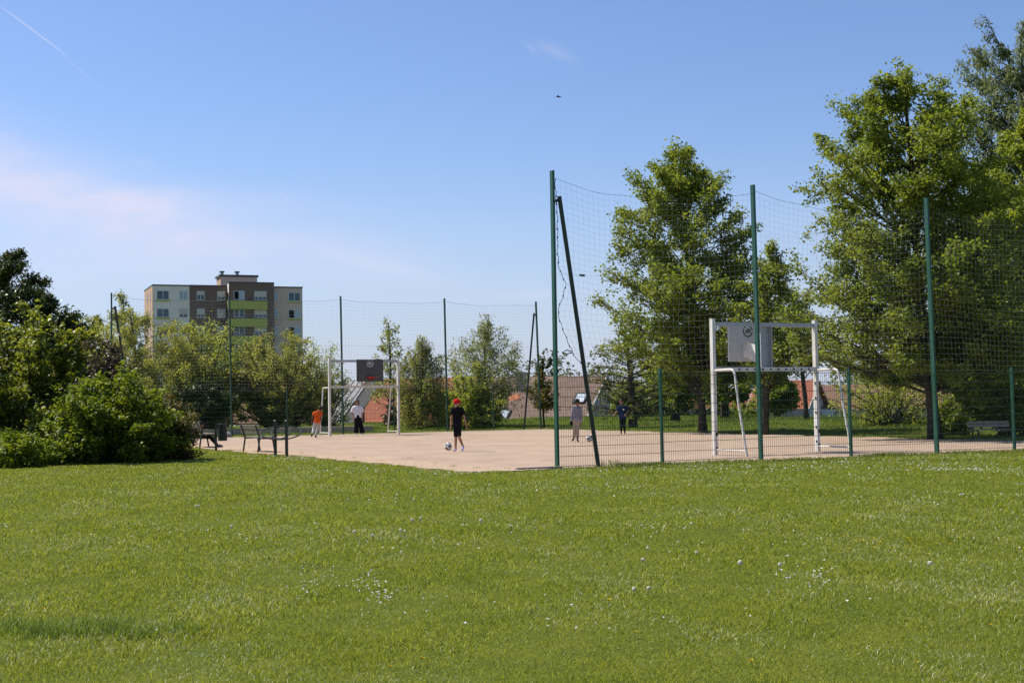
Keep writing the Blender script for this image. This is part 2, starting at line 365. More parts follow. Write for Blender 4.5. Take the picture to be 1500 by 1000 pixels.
tag(link('gravel_weeds', npmesh('gravel_weeds', v, f), mt['bankgrass']), 'small grass tufts growing in the sandy gravel strip', 'weeds', kind='stuff')
x = r.uniform(-34, 46, 260000); y = r.uniform(30, 92, 260000)
a = (x - O0.x) * E.x + (y - O0.y) * E.y; b = (x - O0.x) * Nn.x + (y - O0.y) * Nn.y
d = np.maximum(b - PB1, a - PA1 - .1); k = (d > .05) & (d < 24) & (np.abs(x) < .44 * y) & ((b > .5) | (a > 17)); k &= (d > .25) | (r.uniform(0, 1, len(x)) < .5)
x, y, d = x[k], y[k], d[k]
tl = np.clip(.07 + .04 * vnoise(x, y, 1.4, 4) + .12 * sstep(3, 9, d) * (.5 + .5 * vnoise(x, y, .7, 14)) * (x > -2), .05, .5)
v, f = blades(x, y, tl * r.uniform(.6, 1.3, len(x)), .02 * r.uniform(.7, 1.5, len(x)), r.uniform(.1, .8, len(x)), 7)
tag(link('bank_grass', npmesh('bank_grass', v, f), mt['bankgrass']), 'rough green grass on the bank behind the court', 'grass', kind='stuff')

# daisies: ground cover, scattered in drifts
def lawn_ok(p): return not bool(inside_court(np.array([p.x]), np.array([p.y]), -.1)[0])
r = np.random.default_rng(12); P = []
drift = [(450, 864, 26, 14), (525, 860, 40, 16), (560, 872, 22, 16), (1195, 852, 26, 18), (1150, 842, 16, 8), (1300, 680, 170, 60), (1100, 690, 160, 70), (700, 690, 60, 40), (520, 690, 110, 40), (570, 735, 50, 14), (430, 672, 60, 30), (900, 720, 200, 40), (1400, 690, 90, 60), (1330, 730, 120, 16), (1240, 800, 300, 16), (600, 800, 400, 20), (900, 900, 500, 18), (250, 780, 240, 16), (840, 780, 200, 12)]
for px, py, wd_, n in drift:
    for _ in range(int(n * 1.9)):
        q = onground(px + r.normal(0, wd_ * .6), min(998, max(669, py + r.normal(0, max(3, (py - 640) * .05)))))
        if lawn_ok(q): P.append(q)
mb = MB()
for q in P:
    s = r.uniform(.006, .0105) * (1 + .055 * max(0, q.y - 10)); z = gzf(q.x, q.y) + r.uniform(.035, .06); tx, ty = r.normal(0, .16, 2)
    c = Vector((q.x, q.y, z)); Mx = Matrix.Rotation(tx, 3, 'X') @ Matrix.Rotation(ty, 3, 'Y')
    ring = [c + Mx @ Vector((math.cos(i * 1.0472) * s, math.sin(i * 1.0472) * s, .003)) for i in range(6)]
    mb.add(ring + [c - Vector((0, 0, .004))], [(i, (i + 1) % 6, 6) for i in range(6)])
mt['petal'] = leafmat('daisy petals', (.72, .72, .70), (.85, .85, .84), None, .2, (1, 1, 1))
tag(mb.build('daisies', mt['petal']), 'tiny white daisies scattered through the lawn in drifts', 'daisies', kind='stuff')
mt['fluff'] = mat('seed fluff', (.84, .79, .64), (.74, .69, .55), 30, .9, .1); mt['stem'] = mat('flower stem', (.10, .14, .04), None, 9); mt['yellow'] = mat('dandelion yellow', (.78, .60, .03), None, 30, .8)
def clock_proto():
    root = empty('dandelion_clock', (0, 0, 0), '', 'dandelion', 'dandelion seed heads standing in the lawn')
    m = MB(); rr = np.random.default_rng(2)
    for i in range(110):
        z = 1 - 2 * (i + .5) / 110; a_ = i * 2.39996; q = Vector((math.sqrt(1 - z * z) * math.cos(a_), math.sqrt(1 - z * z) * math.sin(a_), z)); t1 = q.orthogonal().normalized(); t2 = q.cross(t1)
        c = Vector((0, 0, .085)) + q * .02; m.add([c + (t1 * math.cos(g) + t2 * math.sin(g)) * .0042 for g in (0, 2.1, 4.2)] + [c - q * .014], [(0, 1, 2), (0, 1, 3)])
    m.build('seed_head', mt['fluff'], root); MB().tube([(0, 0, -.02), (.003, 0, .04), (0, 0, .082)], .0016, 5).build('stem', mt['stem'], root); return root
def flower_proto():
    root = empty('dandelion_flower', (0, 0, 0), '', 'dandelion', 'yellow dandelions flowering in the lawn')
    m = MB()
    for i in range(36):
        a_ = i * 2.39996; rr_ = .016 * math.sqrt((i + 1) / 36); m.add([(math.cos(a_ + g) * rr_ * (1 + .35 * (j == 1)) , math.sin(a_ + g) * rr_ * (1 + .35 * (j == 1)), .055 + .006 * (1 - rr_ / .016) + .002 * j) for j, g in enumerate((-.35, 0, .35))] + [(0, 0, .05)], [(0, 1, 3), (1, 2, 3)])
    m.build('bloom', mt['yellow'], root); MB().tube([(0, 0, -.02), (0, 0, .052)], .0016, 5).build('stem', mt['stem'], root); return root
def copy_tree(o, parent=None):
    c = o.copy(); col.objects.link(c); c.parent = parent
    for ch in list(o.children): copy_tree(ch, c)
    return c
pc = clock_proto(); pf = flower_proto()
for i, (px, py) in enumerate([(948, 804), (941, 822), (1020, 811), (1142, 834), (1362, 832), (950, 867), (605, 768), (616, 765), (586, 782), (518, 786), (287, 746), (292, 744), (472, 720), (340, 779), (546, 789), (1012, 772), (955, 690), (1022, 690), (1245, 700), (1406, 730), (1374, 742), (593, 782), (1085, 835), (930, 871), (1350, 690), (1450, 702), (1140, 712), (705, 771)]):
    o = pc if i == 0 else copy_tree(pc); q = onground(px, py + (6 if py > 800 else 3)); o.location = (q.x, q.y, gzf(q.x, q.y)); s = random.uniform(.7, 1.0); o.scale = (s, s, s * random.uniform(.8, 1.2)); o.rotation_euler = (random.uniform(-.15, .15), random.uniform(-.15, .15), random.uniform(0, 6))
    o['label'] = 'fluffy white dandelion seed head on a thin stem in the lawn'
rf_ = random.Random(4)
spots = [(119, 766), (8, 768), (262, 762), (465, 754), (275, 750), (415, 691), (27, 784), (893, 885), (928, 691)] + [(1262 + rf_.gauss(60, 75), 795 + rf_.gauss(0, 9)) for _ in range(34)] + [(rf_.uniform(0, 1500), rf_.uniform(690, 985)) for _ in range(14)] + [(210 + rf_.gauss(0, 14), 742 + rf_.gauss(0, 7)) for _ in range(7)]
for i, (px, py) in enumerate(spots):
    o = pf if i == 0 else copy_tree(pf); q = onground(px, min(990, py + 2)); o.location = (q.x, q.y, gzf(q.x, q.y) + .0); s = rf_.uniform(.5, .85); o.scale = (s, s, s); o.rotation_euler = (rf_.uniform(-.3, .3), rf_.uniform(-.3, .3), rf_.uniform(0, 6))
    o['label'] = 'small yellow dandelion in flower low in the lawn'
# ------------------------------------------------------------------ fences
def beam(mb, p0, p1, we, wn):
    q = [(-1, -1), (1, -1), (1, 1), (-1, 1)]; vs = [Vector(p) + E * (we / 2 * i) + Nn * (wn / 2 * j) for p in (p0, p1) for i, j in q]
    return mb.add(vs, [(3, 2, 1, 0), (4, 5, 6, 7), (0, 1, 5, 4), (1, 2, 6, 5), (2, 3, 7, 6), (3, 0, 4, 7)])
def thread(mb, pts, r):                                     # a three sided cord through points
    mb.tube(pts, r, 3, cap=False)
def fence(label, a0, sp, b, n, lean, ht, hs, tr, edge_loose, brace0, brace1, group, pm):
    root = empty('ball_stop_fence', C(a0, b), label, 'fence', group)
    root.rotation_euler = (0, 0, 0); o = C(a0, b)
    L = lambda a, z, off=0.0: C(a, b + off, z) - o
    for i in range(n + 1):
        l0, l1 = lean.get(i, (0, 0)); m = MB(); beam(m, L(a0 + i * sp + l0, -.3), L(a0 + i * sp + l1, ht[i]), .05, .115); beam(m, L(a0 + i * sp + l1, ht[i]), L(a0 + i * sp + l1, ht[i] + .012), .056, .122)
        m.build('tall_post', pm, root)
    for i in range(n):
        m = MB(); beam(m, L(a0 + (i + .5) * sp, -.3), L(a0 + (i + .5) * sp - .02, hs + .03), .045, .07); beam(m, L(a0 + (i + .5) * sp - .02, hs + .03), L(a0 + (i + .5) * sp - .02, hs + .042), .05, .076); m.build('short_post', pm, root)
    for i in range(2 * n):
        s, e = a0 + i * sp / 2 + .04, a0 + (i + 1) * sp / 2 - .04; m = MB(); dz = .03 * ((i * 7) % 3 - 1)
        for a in np.arange(s + .02, e, .055): thread(m, [L(a, .04 + dz), L(a, hs - .02 + dz)], tr)
        for z in np.arange(.06, hs, .2): thread(m, [L(s - .02, z + dz, -.008), L(e + .02, z + dz, -.008)], tr * 1.6)
        m.build('mesh_panel', mt['wire'], root)
    for i in range(n):
        s = a0 + i * sp; l1 = lean.get(i, (0, 0))[1]; r1 = lean.get(i + 1, (0, 0))[1]; loose = edge_loose and i == 0
        zb = hs - .03
        def edge(v):
            return float(np.interp(v, [0, .06, .14, .24, .3, .36, .44, .52, .6, .8, 1], [.62, .40, .26, .10, .05, .16, .24, .07, .04, .05, .03])) if loose else .03
        ph = i * 1.7 + a0
        def nd(u, v):
            zt = (ht[i] * (1 - u) + ht[i + 1] * u) - .14 - edge_sag * 4 * u * (1 - u) + .012 * math.sin(u * 23 + ph)
            lo = zb + (.12 * math.exp(-u * 6) if loose else 0)
            z = lo + (zt - lo) * v
            x = s + .03 + (sp - .06) * u + edge(v) * (1 - u) ** 3 + l1 * v * (1 - u) + r1 * v * u
            x += .035 * math.sin(v * 9 + u * 5 + ph) * u * (1 - u) * 3; z += .03 * math.sin(u * 8 + ph) * math.sin(v * 5 + ph)
            return L(x, z, -.02 + .22 * edge_sag * 4 * u * (1 - u) * math.sin(v * 3.1) + .03 * math.sin(u * 9 + v * 7 + ph))
        m = MB(); nu, nv = int(sp / cell), int(4 / cell)
        us = np.linspace(0, 1, nu + 1); vs_ = np.linspace(0, 1, nv + 1)
        for u in us: thread(m, [nd(u, v) for v in vs_[::2]] + [nd(u, 1)], ntr)
        for v in vs_[:-1]: thread(m, [nd(u, v) for u in us[::2]] + [nd(1, v)], ntr)
        net = m.build('netting', mt['net'], root)
        m = MB(); m.tube([nd(u, 1) + Vector((0, 0, .004 * math.sin(u * 140))) for u in np.linspace(0, 1, 60)], ntr * 2.6, 5)
        for u in np.linspace(.06, .96, 22): p = nd(u + .02 * math.sin(u * 77), 1); m.ball(p, (ntr * 3.4, ntr * 3.4, ntr * 5.5), 5)
        beam_e = [L(s + l1, ht[i] - .13), nd(0, 1)]; m.tube(beam_e, ntr * 1.6, 4)
        m.build('top_rope', mt['ropepale'] if not edge_loose and i in (0, 1, 2, 3) else mt['rope'], net)
        m = MB(); zc = 3.93; m.tube([L(s + .02, zc), L(s + sp * .5, zc - .03), L(s + sp - .02, zc)], ntr * 1.3, 4)
        if loose: m.tube([L(s + .60, zc - .005), L(s + .72, zc - .007)], .022, 6)
        m.build('tension_line', mt['rope'], net)
        if loose:
            m = MB(); m.tube([nd(0, v) + Vector((.012 * math.sin(v * 90), 0, 0)) for v in np.linspace(1, 0, 70)], .006, 5)
            for v in np.linspace(.02, .95, 22): p = nd(0, v); m.ball(p + Vector((.01 * math.sin(v * 50), 0, 0)), (.012, .012, .028), 5)
            p = nd(0, .075); m.tube([p, p + Vector((-.12, 0, -.03)), p + Vector((-.2, 0, .01)), p + Vector((-.12, 0, .05)), p + Vector((-.02, 0, .02))], .012, 5)
            m.build('torn_edge', mt['rope'], net)
    for flag, a, sg in ((brace0, a0, 1), (brace1, a0 + n * sp, -1)):
        if flag:
            tl = lean.get(0 if sg > 0 else n, (0, 0))[1]
            m = MB(); m.tube([L(a + tl + sg * .13, 5.52, -.05), L(a + sg * .97, -.2, -.05)], .046, 10); m.tube([L(a + tl, 5.40, -.02), L(a + tl + sg * .16, 5.46, -.05)], .03, 6); m.build('brace', mt['dgreen'], root)
    return root
cell, ntr, edge_sag = .132, .0013, .30
fence('tall green ball fence in front, with sagging net and torn net edge', 0, 5.055, 0, 3, {0: (.01, 0), 1: (.02, -.045), 2: (.05, -.08)}, [6.03, 6.02, 6.0, 6.0], 1.96, .0036, True, True, True, 'green ball fences of the court', mt['fence'])
cell, ntr, edge_sag = .14, .0020, .12
fence('tall green ball fence across the far end of the court', -2.51, 5.0, 33.885, 4, {1: (.03, -.05), 2: (.06, -.01), 3: (.13, .05), 4: (0, -.18)}, [6.06, 6.02, 6.12, 6.12, 6.06], 2.0, .003, False, True, True, 'green ball fences of the court', mt['fencefar'])

# ------------------------------------------------------------------ goals with basketball boards
def goal(label, a, b, rz):
    root = empty('sports_goal', C(a, b), label, 'goal', 'white goals with a basketball board on top', rz)
    W = 1.545
    for sx in (-1, 1):
        m = MB(); m.box((sx * W, 0, 1.58), (.085, .12, 3.36)); m.box((sx * W, 0, 3.268), (.095, .13, .012)); m.k = 1
        for z in np.arange(.25, 2.0, .36): m.box((sx * W - sx * .052, -.03, z), (.02, .03, .05))
        for z in (.15, .5): m.box((sx * W + .02, -.065, z), (.05, .012, .09))
        m.build('goal_post', [mt['white'], mt['black']], root)
        m = MB(); p = [(sx * W, -.06, 2.02), (sx * W, -.72, 2.03), (sx * W, -.82, 2.0), (sx * W, -.87, 1.92), (sx * W, -1.0, 1.2), (sx * W, -1.28, 0)]
        m.tube(p, .03, 10); m.build('net_hoop', mt['white'], root); m = MB(); m.tube([(sx * W, -.06, .13), (sx * W, -1.26, .13)], .022, 8); m.build('ground_rail', mt['white'], root)
    m = MB(); m.box((0, 0, 2.05), (2 * W - .085, .10, .10)); m.k = 1
    for i in range(12): m.box((-W + .25 + i * (2 * W - .5) / 11, -.058, 2.045), (.045, .018, .035))
    m.build('crossbar', [mt['white'], mt['black']], root)
    m = MB(); m.box((0, 0, 3.14), (2 * W - .085, .09, .10)); m.build('top_bar', mt['galv'], root)
    m = MB()
    for sx in (-1, 1): m.box((sx * .165, 0, 2.595), (.018, .14, .988))
    m.box((0, .045, 2.595), (.31, .012, .986)); m.build('support_column', mt['galv'], root)
    m = MB(); 
    for sx in (-1, 1):
        vs = [(sx * .10 + d, y, z) for d in (-.006, .006) for y, z in ((.056, 2.16), (.688, 2.38), (.688, 2.76), (.056, 2.62))]
        m.add(vs, [(3, 2, 1, 0), (4, 5, 6, 7), (0, 1, 5, 4), (1, 2, 6, 5), (2, 3, 7, 6), (3, 0, 4, 7)])
    m.box((0, .682, 2.57), (.30, .012, .42)); m.build('bracket', mt['white'], root)
    bd = MB(); bd.box((0, .709, 2.72), (1.2, .012, .93)); bd.k = 1; bd.box((0, .695, 2.72), (1.194, .012, .924))
    bo = bd.build('backboard', [mt['boardfront'], mt['boardback']], root)
    def emblem(y, sg, name, mm, fine):
        m = MB(); cx, cz, rr = 0, 3.02, .135
        def flatline(pts, wdt):
            for (x0, z0), (x1, z1) in zip(pts[:-1], pts[1:]):
                d = Vector((x1 - x0, 0, z1 - z0)); l = d.length; ang = math.atan2(d.z, d.x)
                m.box((sg * (x0 + x1) / 2, y, (z0 + z1) / 2), (l + wdt * .6, .004, wdt), Mx=Matrix.Rotation(-ang * sg, 3, 'Y'))
        for g0, g1 in ((-3.0, .35), (.75, 1.3), (1.9, 2.9)): flatline([(cx + rr * math.cos(g), cz + rr * math.sin(g)) for g in np.linspace(g0, g1, 14)], .034)
        flatline([(-.065, 2.965), (-.055, 3.075), (-.02, 2.985), (-.005, 3.08)], .028)          # N
        flatline([(.012, 3.075), (.022, 2.975), (.06, 2.972), (.068, 3.0), (.045, 3.028), (.022, 3.03)], .024)   # b
        m.build(name, mm, bo)
        if fine:
            m.v, m.f, m.mi = [], [], []
            flatline([(-.3, 2.38), (-.3, 2.86), (.3, 2.86), (.3, 2.38)], .012)
            flatline([(-.18, 2.55), (-.18, 2.84)], .01); flatline([(.14, 2.55), (.14, 2.84)], .01)
            for s_ in (-1, 1):
                for k in range(4): flatline([(s_ * .56, 2.99 - k * .15), (s_ * .42, 2.95 - k * .15), (s_ * .34, 2.90 - k * .14)], .014)
            m.build('board_lines', mt['faint'], bo)
    emblem(.7185, -1, 'emblem', mt['mark'], True); emblem(.6865, -1, 'emblem_back', mt['dark'], False)
    m = MB(); m.tube([(.225 * math.cos(g), 1.03 + .225 * math.sin(g), 2.43) for g in np.linspace(0, 2 * math.pi, 25)[:-1]], .012, 6, closed=True); m.box((0, .77, 2.40), (.18, .1, .12)); m.tube([(-.2, .73, 2.42), (.2, .73, 2.42)], .014, 6)
    m.build('basket_ring', mt['red'], root)
    return root
goal('white goal behind the front fence, seen from behind its grey basketball board', 7.42, 2.89, TH)
goal('white goal at the far end with a dark basketball board and red ring', 7.36, 30.68, TH + math.pi)

# ------------------------------------------------------------------ footballs
def football(px, py, label, rot):
    import bmesh
    q = onground(px, py); bm = bmesh.new(); bmesh.ops.create_icosphere(bm, subdivisions=1, radius=1); dirs = [v.co.normalized() for v in bm.verts if len(v.link_edges) == 5]; bm.free()
    bm = bmesh.new(); bmesh.ops.create_icosphere(bm, subdivisions=4, radius=.11)
    me = bpy.data.meshes.new('football'); bm.to_mesh(me); bm.free()
    o = link('football', me, [mt['ballw'], mt['ballb']], smooth=True)
    me.polygons.foreach_set('material_index', [1 if max(p.center.normalized().dot(d) for d in dirs) > math.cos(.33) else 0 for p in me.polygons])
    o.location = (q.x, q.y, .11); o.rotation_euler = rot; tag(o, label, 'ball', 'footballs on the court'); return o
mt['ballw'] = mat('ball white', (.70, .69, .66), (.58, .57, .53), 6, .45); mt['ballb'] = mat('ball dark', (.03, .032, .035), None, 6, .45)
football(656.6, 659.3, 'white and black football at the feet of the boy in the red cap', (.3, .4, .1))
football(863, 646.6, 'white and black football behind the fence, beside the boy in grey', (1.1, .2, .6))

# ------------------------------------------------------------------ people
def cloth(name, c, parent, shapes, c2=None, vox=.011, label=None):
    m = MB()
    for s in shapes:
        if s[0] == 'ball': m.ball(s[1], s[2], 14, s[3] if len(s) > 3 else 0, s[4] if len(s) > 4 else 0)
        else:
            P_, r_ = [Vector(p) for p in s[1]], s[2]; pts, rr = [], []
            for i in range(len(P_) - 1):
                for k in range(5): t = k / 5; pts.append(P_[i].lerp(P_[i + 1], t)); rr.append(r_[i] * (1 - t) + r_[i + 1] * t)
            pts.append(P_[-1]); rr.append(r_[-1]); m.tube(pts, rr, 12, flat=s[3] if len(s) > 3 else 1.0)
            for p, q in zip(P_, r_):
                if len(s) < 5: m.ball(p, q, 10)
    o = m.build(name, c, parent, True)
    md = o.modifiers.new('union', 'REMESH'); md.mode = 'VOXEL'; md.voxel_size = vox; md.use_smooth_shade = True
    ms = o.modifiers.new('soft', 'SMOOTH'); ms.iterations = 3; ms.factor = .5
    if label: o['label'] = label
    return o
skin = {k: mat('skin ' + k, v, None, 8, .55) for k, v in dict(light=(.42, .22, .14), tan=(.30, .15, .09), dark=(.16, .075, .045)).items()}
def fab(n, c, v=.75): return mat('fabric ' + n, c, tuple(x * v for x in c), 9, .9, .1, 0, .5, 22)
hairm = mat('dark hair', (.018, .013, .01), None, 30, .6); brownhair = mat('brown hair', (.11, .045, .025), (.07, .03, .018), 30, .6); eyem = mat('eye', (.02, .015, .012), None, 9, .3); lipm = mat('lips', (.33, .12, .10), None, 9, .5)
def person(label, Y0, J, face, sk, head_r, parts, hat=None):
    """J: joints as (px, py, depth offset); all turned into points of the place Y0 metres ahead"""
    P_ = {k: at(v[0], v[1], Y0 + (v[2] if len(v) > 2 else 0)) for k, v in J.items()}
    o = Vector((P_['hl'].lerp(P_['hr'], .5).x, Y0, 0)); P_ = {k: p - o for k, p in P_.items()}
    root = empty('person', o, label, 'person', 'people on and beside the court')
    f = Vector((face[0], face[1], 0)).normalized(); sd = Vector((-f.y, f.x, 0)); hd = P_['head']; h = head_r
    hips = P_['hl'].lerp(P_['hr'], .5); sh = P_['sl'].lerp(P_['sr'], .5); sw = (P_['sl'] - P_['sr']).length / 2
    ang = math.atan2(f.y, f.x) + math.pi / 2
    S = [('ball', hd, (h * .76, h * .90, h), ang), ('ball', hd + f * h * .25 - Vector((0, 0, h * .5)), (h * .5, h * .55, h * .48), ang), ('t', [hd + f * h * .82 + Vector((0, 0, h * .1)), hd + f * h * 1.02 - Vector((0, 0, h * .18))], (h * .08, h * .13)),
         ('ball', hd + sd * h * .78, (h * .2, h * .13, h * .26), ang + .4), ('ball', hd - sd * h * .78, (h * .2, h * .13, h * .26), ang - .4),
         ('t', [hd - Vector((0, 0, h * .5)), P_['neck'] - Vector((0, 0, .04))], (h * .46, h * .52)),
         ('t', [hips, hips.lerp(sh, .5), sh - Vector((0, 0, .02))], (sw * .62, sw * .6, sw * .66), .68, 0)]
    for a in 'lr':
        s_, e_, w_ = P_['s' + a], P_['e' + a], P_['w' + a]
        S += [('t', [sh.lerp(s_, .3), s_], (sw * .42, sw * .33)), ('t', [s_, e_, w_], (h * .36, h * .28, h * .19))]
        d = (w_ - e_).normalized(); n_ = d.cross(f) if abs(d.dot(f)) < .9 else d.cross(Vector((0, 0, 1))); n_.normalize(); q_ = n_.cross(d)
        palm = w_ + d * h * .42; S += [('t', [w_, palm, w_ + d * h * .75], (h * .18, h * .25, h * .2), .5)]
        for k in range(4):
            st = w_ + d * h * .68 + q_ * h * (.17 - .115 * k); ln = h * (.52, .6, .55, .42)[k]
            S.append(('t', [st, st + d * ln * .5 + n_ * h * .03, st + d * ln + n_ * h * .14], (h * .075, h * .068, h * .055)))
        tb = w_ + d * h * .28 + q_ * h * .2; S.append(('t', [tb, tb + q_ * h * .2 + d * h * .22, tb + q_ * h * .26 + d * h * .48 + n_ * h * .06], (h * .10, h * .08, h * .06)))
        S += [('t', [P_['h' + a], P_['k' + a], P_['k' + a].lerp(P_['a' + a], .35), P_['a' + a]], (h * .60, h * .42, h * .42, h * .27)), ('t', [P_['a' + a], P_['t' + a]], (h * .25, h * .2))]
    cloth('body', sk, root, S, vox=.0075)
    for a in (-1, 1): m = MB(); m.ball(hd + f * h * .80 + sd * a * h * .3 + Vector((0, 0, h * .08)), h * .11, 8); m.build('eye', eyem, root, True)
    m = MB(); m.ball(hd + f * h * .80 - Vector((0, 0, h * .48)), (h * .24, h * .08, h * .06), 8, ang); m.build('mouth', lipm, root, True)
    parts(root, P_, f, sd, h, hips, sh, sw, ang)
    return root
Z = Vector((0, 0, 1))
def shirt(root, c, P_, hips, sh, sw, sleeve=.5, lo=.0, wid=1.0, name='shirt', sl_r=1.0, fullr=None):
    b = hips.lerp(sh, lo); S = [('t', [b, b.lerp(sh, .55), sh - Z * .03], (sw * .92 * wid, sw * .92 * wid, sw * .9), .72, 0), ('ball', sh - Z * .03, (sw * 1.0, sw * .62, sw * .46)), ('ball', sh + Z * sw * .36, (sw * .56, sw * .50, sw * .34))]
    for a in 'lr':
        s_, e_, w_ = P_['s' + a], P_['e' + a], P_['w' + a]; r0 = sw * .46 * sl_r
        if sleeve <= 1: S.append(('t', [sh.lerp(s_, .4), s_, s_.lerp(e_, sleeve)], (r0 * 1.1, r0, r0 * .95), 1, 0))
        else: S.append(('t', [sh.lerp(s_, .4), s_, e_, e_.lerp(w_, .92)], (r0 * 1.1, r0 * .95, r0 * .8, r0 * .62)))
    return cloth(name, c, root, S)
def legs(root, c, P_, hips, h, end, r0, r1, name='trousers', waist=None):
    S = [('t', [hips + Z * .09, hips - Z * .02], (h * .98, h * 1.0), .75, 0)]
    for a in 'lr':
        k_, an = P_['k' + a], P_['a' + a]
        if end <= 1: S.append(('t', [P_['h' + a] + Z * .03, P_['h' + a].lerp(k_, end)], (h * .66, h * r1), 1, 0))
        else: S.append(('t', [P_['h' + a] + Z * .03, k_, k_.lerp(an, end - 1)], (h * .72, h * r0, h * r1), 1, 0))
    return cloth(name, c, root, S)
def shoes(root, c, P_, h, f, sole=None):
    for a in 'lr':
        an, to = P_['a' + a], P_['t' + a]; d = (to - an); heel = an - f * h * .15 - Z * h * .12
        o = cloth('shoe', c, root, [('t', [heel, an.lerp(to, .5), to], (h * .33, h * .34, h * .27), .8)], vox=.009)
        if sole: m = MB(); m.tube([heel - Z * h * .2, an.lerp(to, .5) - Z * h * .24, to - Z * h * .16], (h * .26, h * .28, h * .22), 8, flat=.4); m.build('sole', sole, o, True)
def hair(root, c, hd, h, f, ang, back=.2, drop=0.0, name='hair'):
    S = [('ball', hd - f * h * back * .7 + Z * h * .24, (h * .90, h * .98, h * .92), ang)]
    if drop: S += [('ball', hd - f * h * .32 - Z * h * .4, (h * 1.02, h * .62, h * .98), ang)]
    return cloth(name, c, root, S, vox=.009)
white_s, black_f, navy_f = mat('white shoe', (.7, .7, .7), (.55, .55, .58), 30, .6), fab('black', (.012, .012, .014)), fab('navy', (.022, .035, .10))
solem = mat('shoe sole', (.6, .58, .55), None, 9); blue_s = mat('blue white shoe', (.62, .62, .66), (.06, .06, .25), 22, .5)

def boy_red(root, P_, f, sd, h, hips, sh, sw, ang):
    shirt(root, black_f, P_, hips, sh, sw, .62, -.12, 1.12, sl_r=1.1); legs(root, black_f, P_, hips, h, .92, .7, .56, 'shorts')
    shoes(root, blue_s, P_, h, f, solem)
    hd = P_['head']; hair(root, hairm, hd, h * .97, f, ang, .1)
    cp = cloth('cap', fab('red', (.55, .015, .02), .85), root, [('ball', hd + Z * h * .34 - f * h * .05, (h * .95, h * 1.08, h * .84), ang)], vox=.009)
    m = MB(); m.ball(hd + f * h * 1.05 + Z * h * .38, (h * .7, h * .55, h * .06), 12, ang, -.12); m.build('brim', bpy.data.materials['fabric red'], cp, True)
q = onground(672, 661)
person('boy in red cap, black shirt and shorts, walking with a football, seen from behind', q.y, dict(head=(669, 589.8), neck=(668.6, 595.6), sl=(663.2, 599.3), sr=(676.3, 599), el=(661, 612.5), er=(680.6, 612.5), wl=(660.3, 624), wr=(683, 623.5), hl=(667.3, 622), hr=(672.6, 622), kl=(667.6, 641, -.02), kr=(672.8, 640.5, -.08), al=(667.3, 657.4, 0), ar=(678, 653, .1), tl=(664.6, 660, .06), tr=(677.4, 659.2, -.04)), (-.35, .93), skin['light'], .102, boy_red)

def boy_orange(root, P_, f, sd, h, hips, sh, sw, ang):
    shirt(root, fab('orange', (.78, .13, .02), .8), P_, hips, sh, sw, .55, -.1, 1.1); legs(root, fab('pale grey', (.55, .54, .54)), P_, hips, h, 1.95, .60, .42); shoes(root, black_f, P_, h, f, solem); hair(root, hairm, P_['head'], h, f, ang, .12)
q = onground(462, 641)
person('boy in orange shirt and white trousers running past the far goal', q.y, dict(head=(470.2, 598.3), neck=(467.6, 601.6), sl=(460.6, 604.6), sr=(470.4, 604), el=(457.6, 611), er=(470, 612), wl=(457, 616.6), wr=(470.4, 618.5), hl=(461.9, 618.2), hr=(466.6, 618.2), kl=(459.4, 628.6), kr=(465, 628.4, .12), al=(457.6, 635.4, -.16), ar=(462.4, 638.2, .05), tl=(456.2, 638.6, -.2), tr=(463.2, 640.2, .18)), (.8, .6), skin['dark'], .098, boy_orange)

def woman(root, P_, f, sd, h, hips, sh, sw, ang):
    shirt(root, fab('white', (.74, .73, .76), .92), P_, hips, sh, sw, .85, .02, 1.15, sl_r=1.25); 
    S = [('t', [hips + Z * .14, hips - Z * .04], (sw * .78, sw * .86), 1, 0)]
    for a in 'lr': S.append(('t', [P_['h' + a], P_['k' + a], P_['a' + a] + Z * .0], (h * .86, h * .9, h * 1.05), 1, 0))
    cloth('trousers', black_f, root, S); shoes(root, white_s, P_, h, f); hair(root, brownhair, P_['head'] + Z * h * .06, h * 1.12, f, ang, .42, 1)
    m = MB(); hd = P_['head']
    for a in (-1, 1): m.ball(hd + f * h * .86 + sd * a * h * .36 + Z * h * .06, (h * .30, h * .1, h * .22), 8, ang)
    m.build('sunglasses', mt['black'], root, True)
q = onground(525, 636.2)
person('woman in white shirt and wide black trousers looking up inside the far goal', q.y, dict(head=(523, 589.6), neck=(523.5, 594), sl=(518.2, 597.2), sr=(529, 596.8), el=(515.9, 605), er=(531.2, 604.8), wl=(517.6, 612.4, -.06), wr=(530.6, 612, -.06), hl=(522, 612), hr=(527.3, 612), kl=(521.9, 623), kr=(528.6, 623), al=(521.6, 634, 0), ar=(531, 634, 0), tl=(521.2, 635.6, -.12), tr=(532, 635.6, -.12)), (.25, -.97), skin['light'], .108, woman)

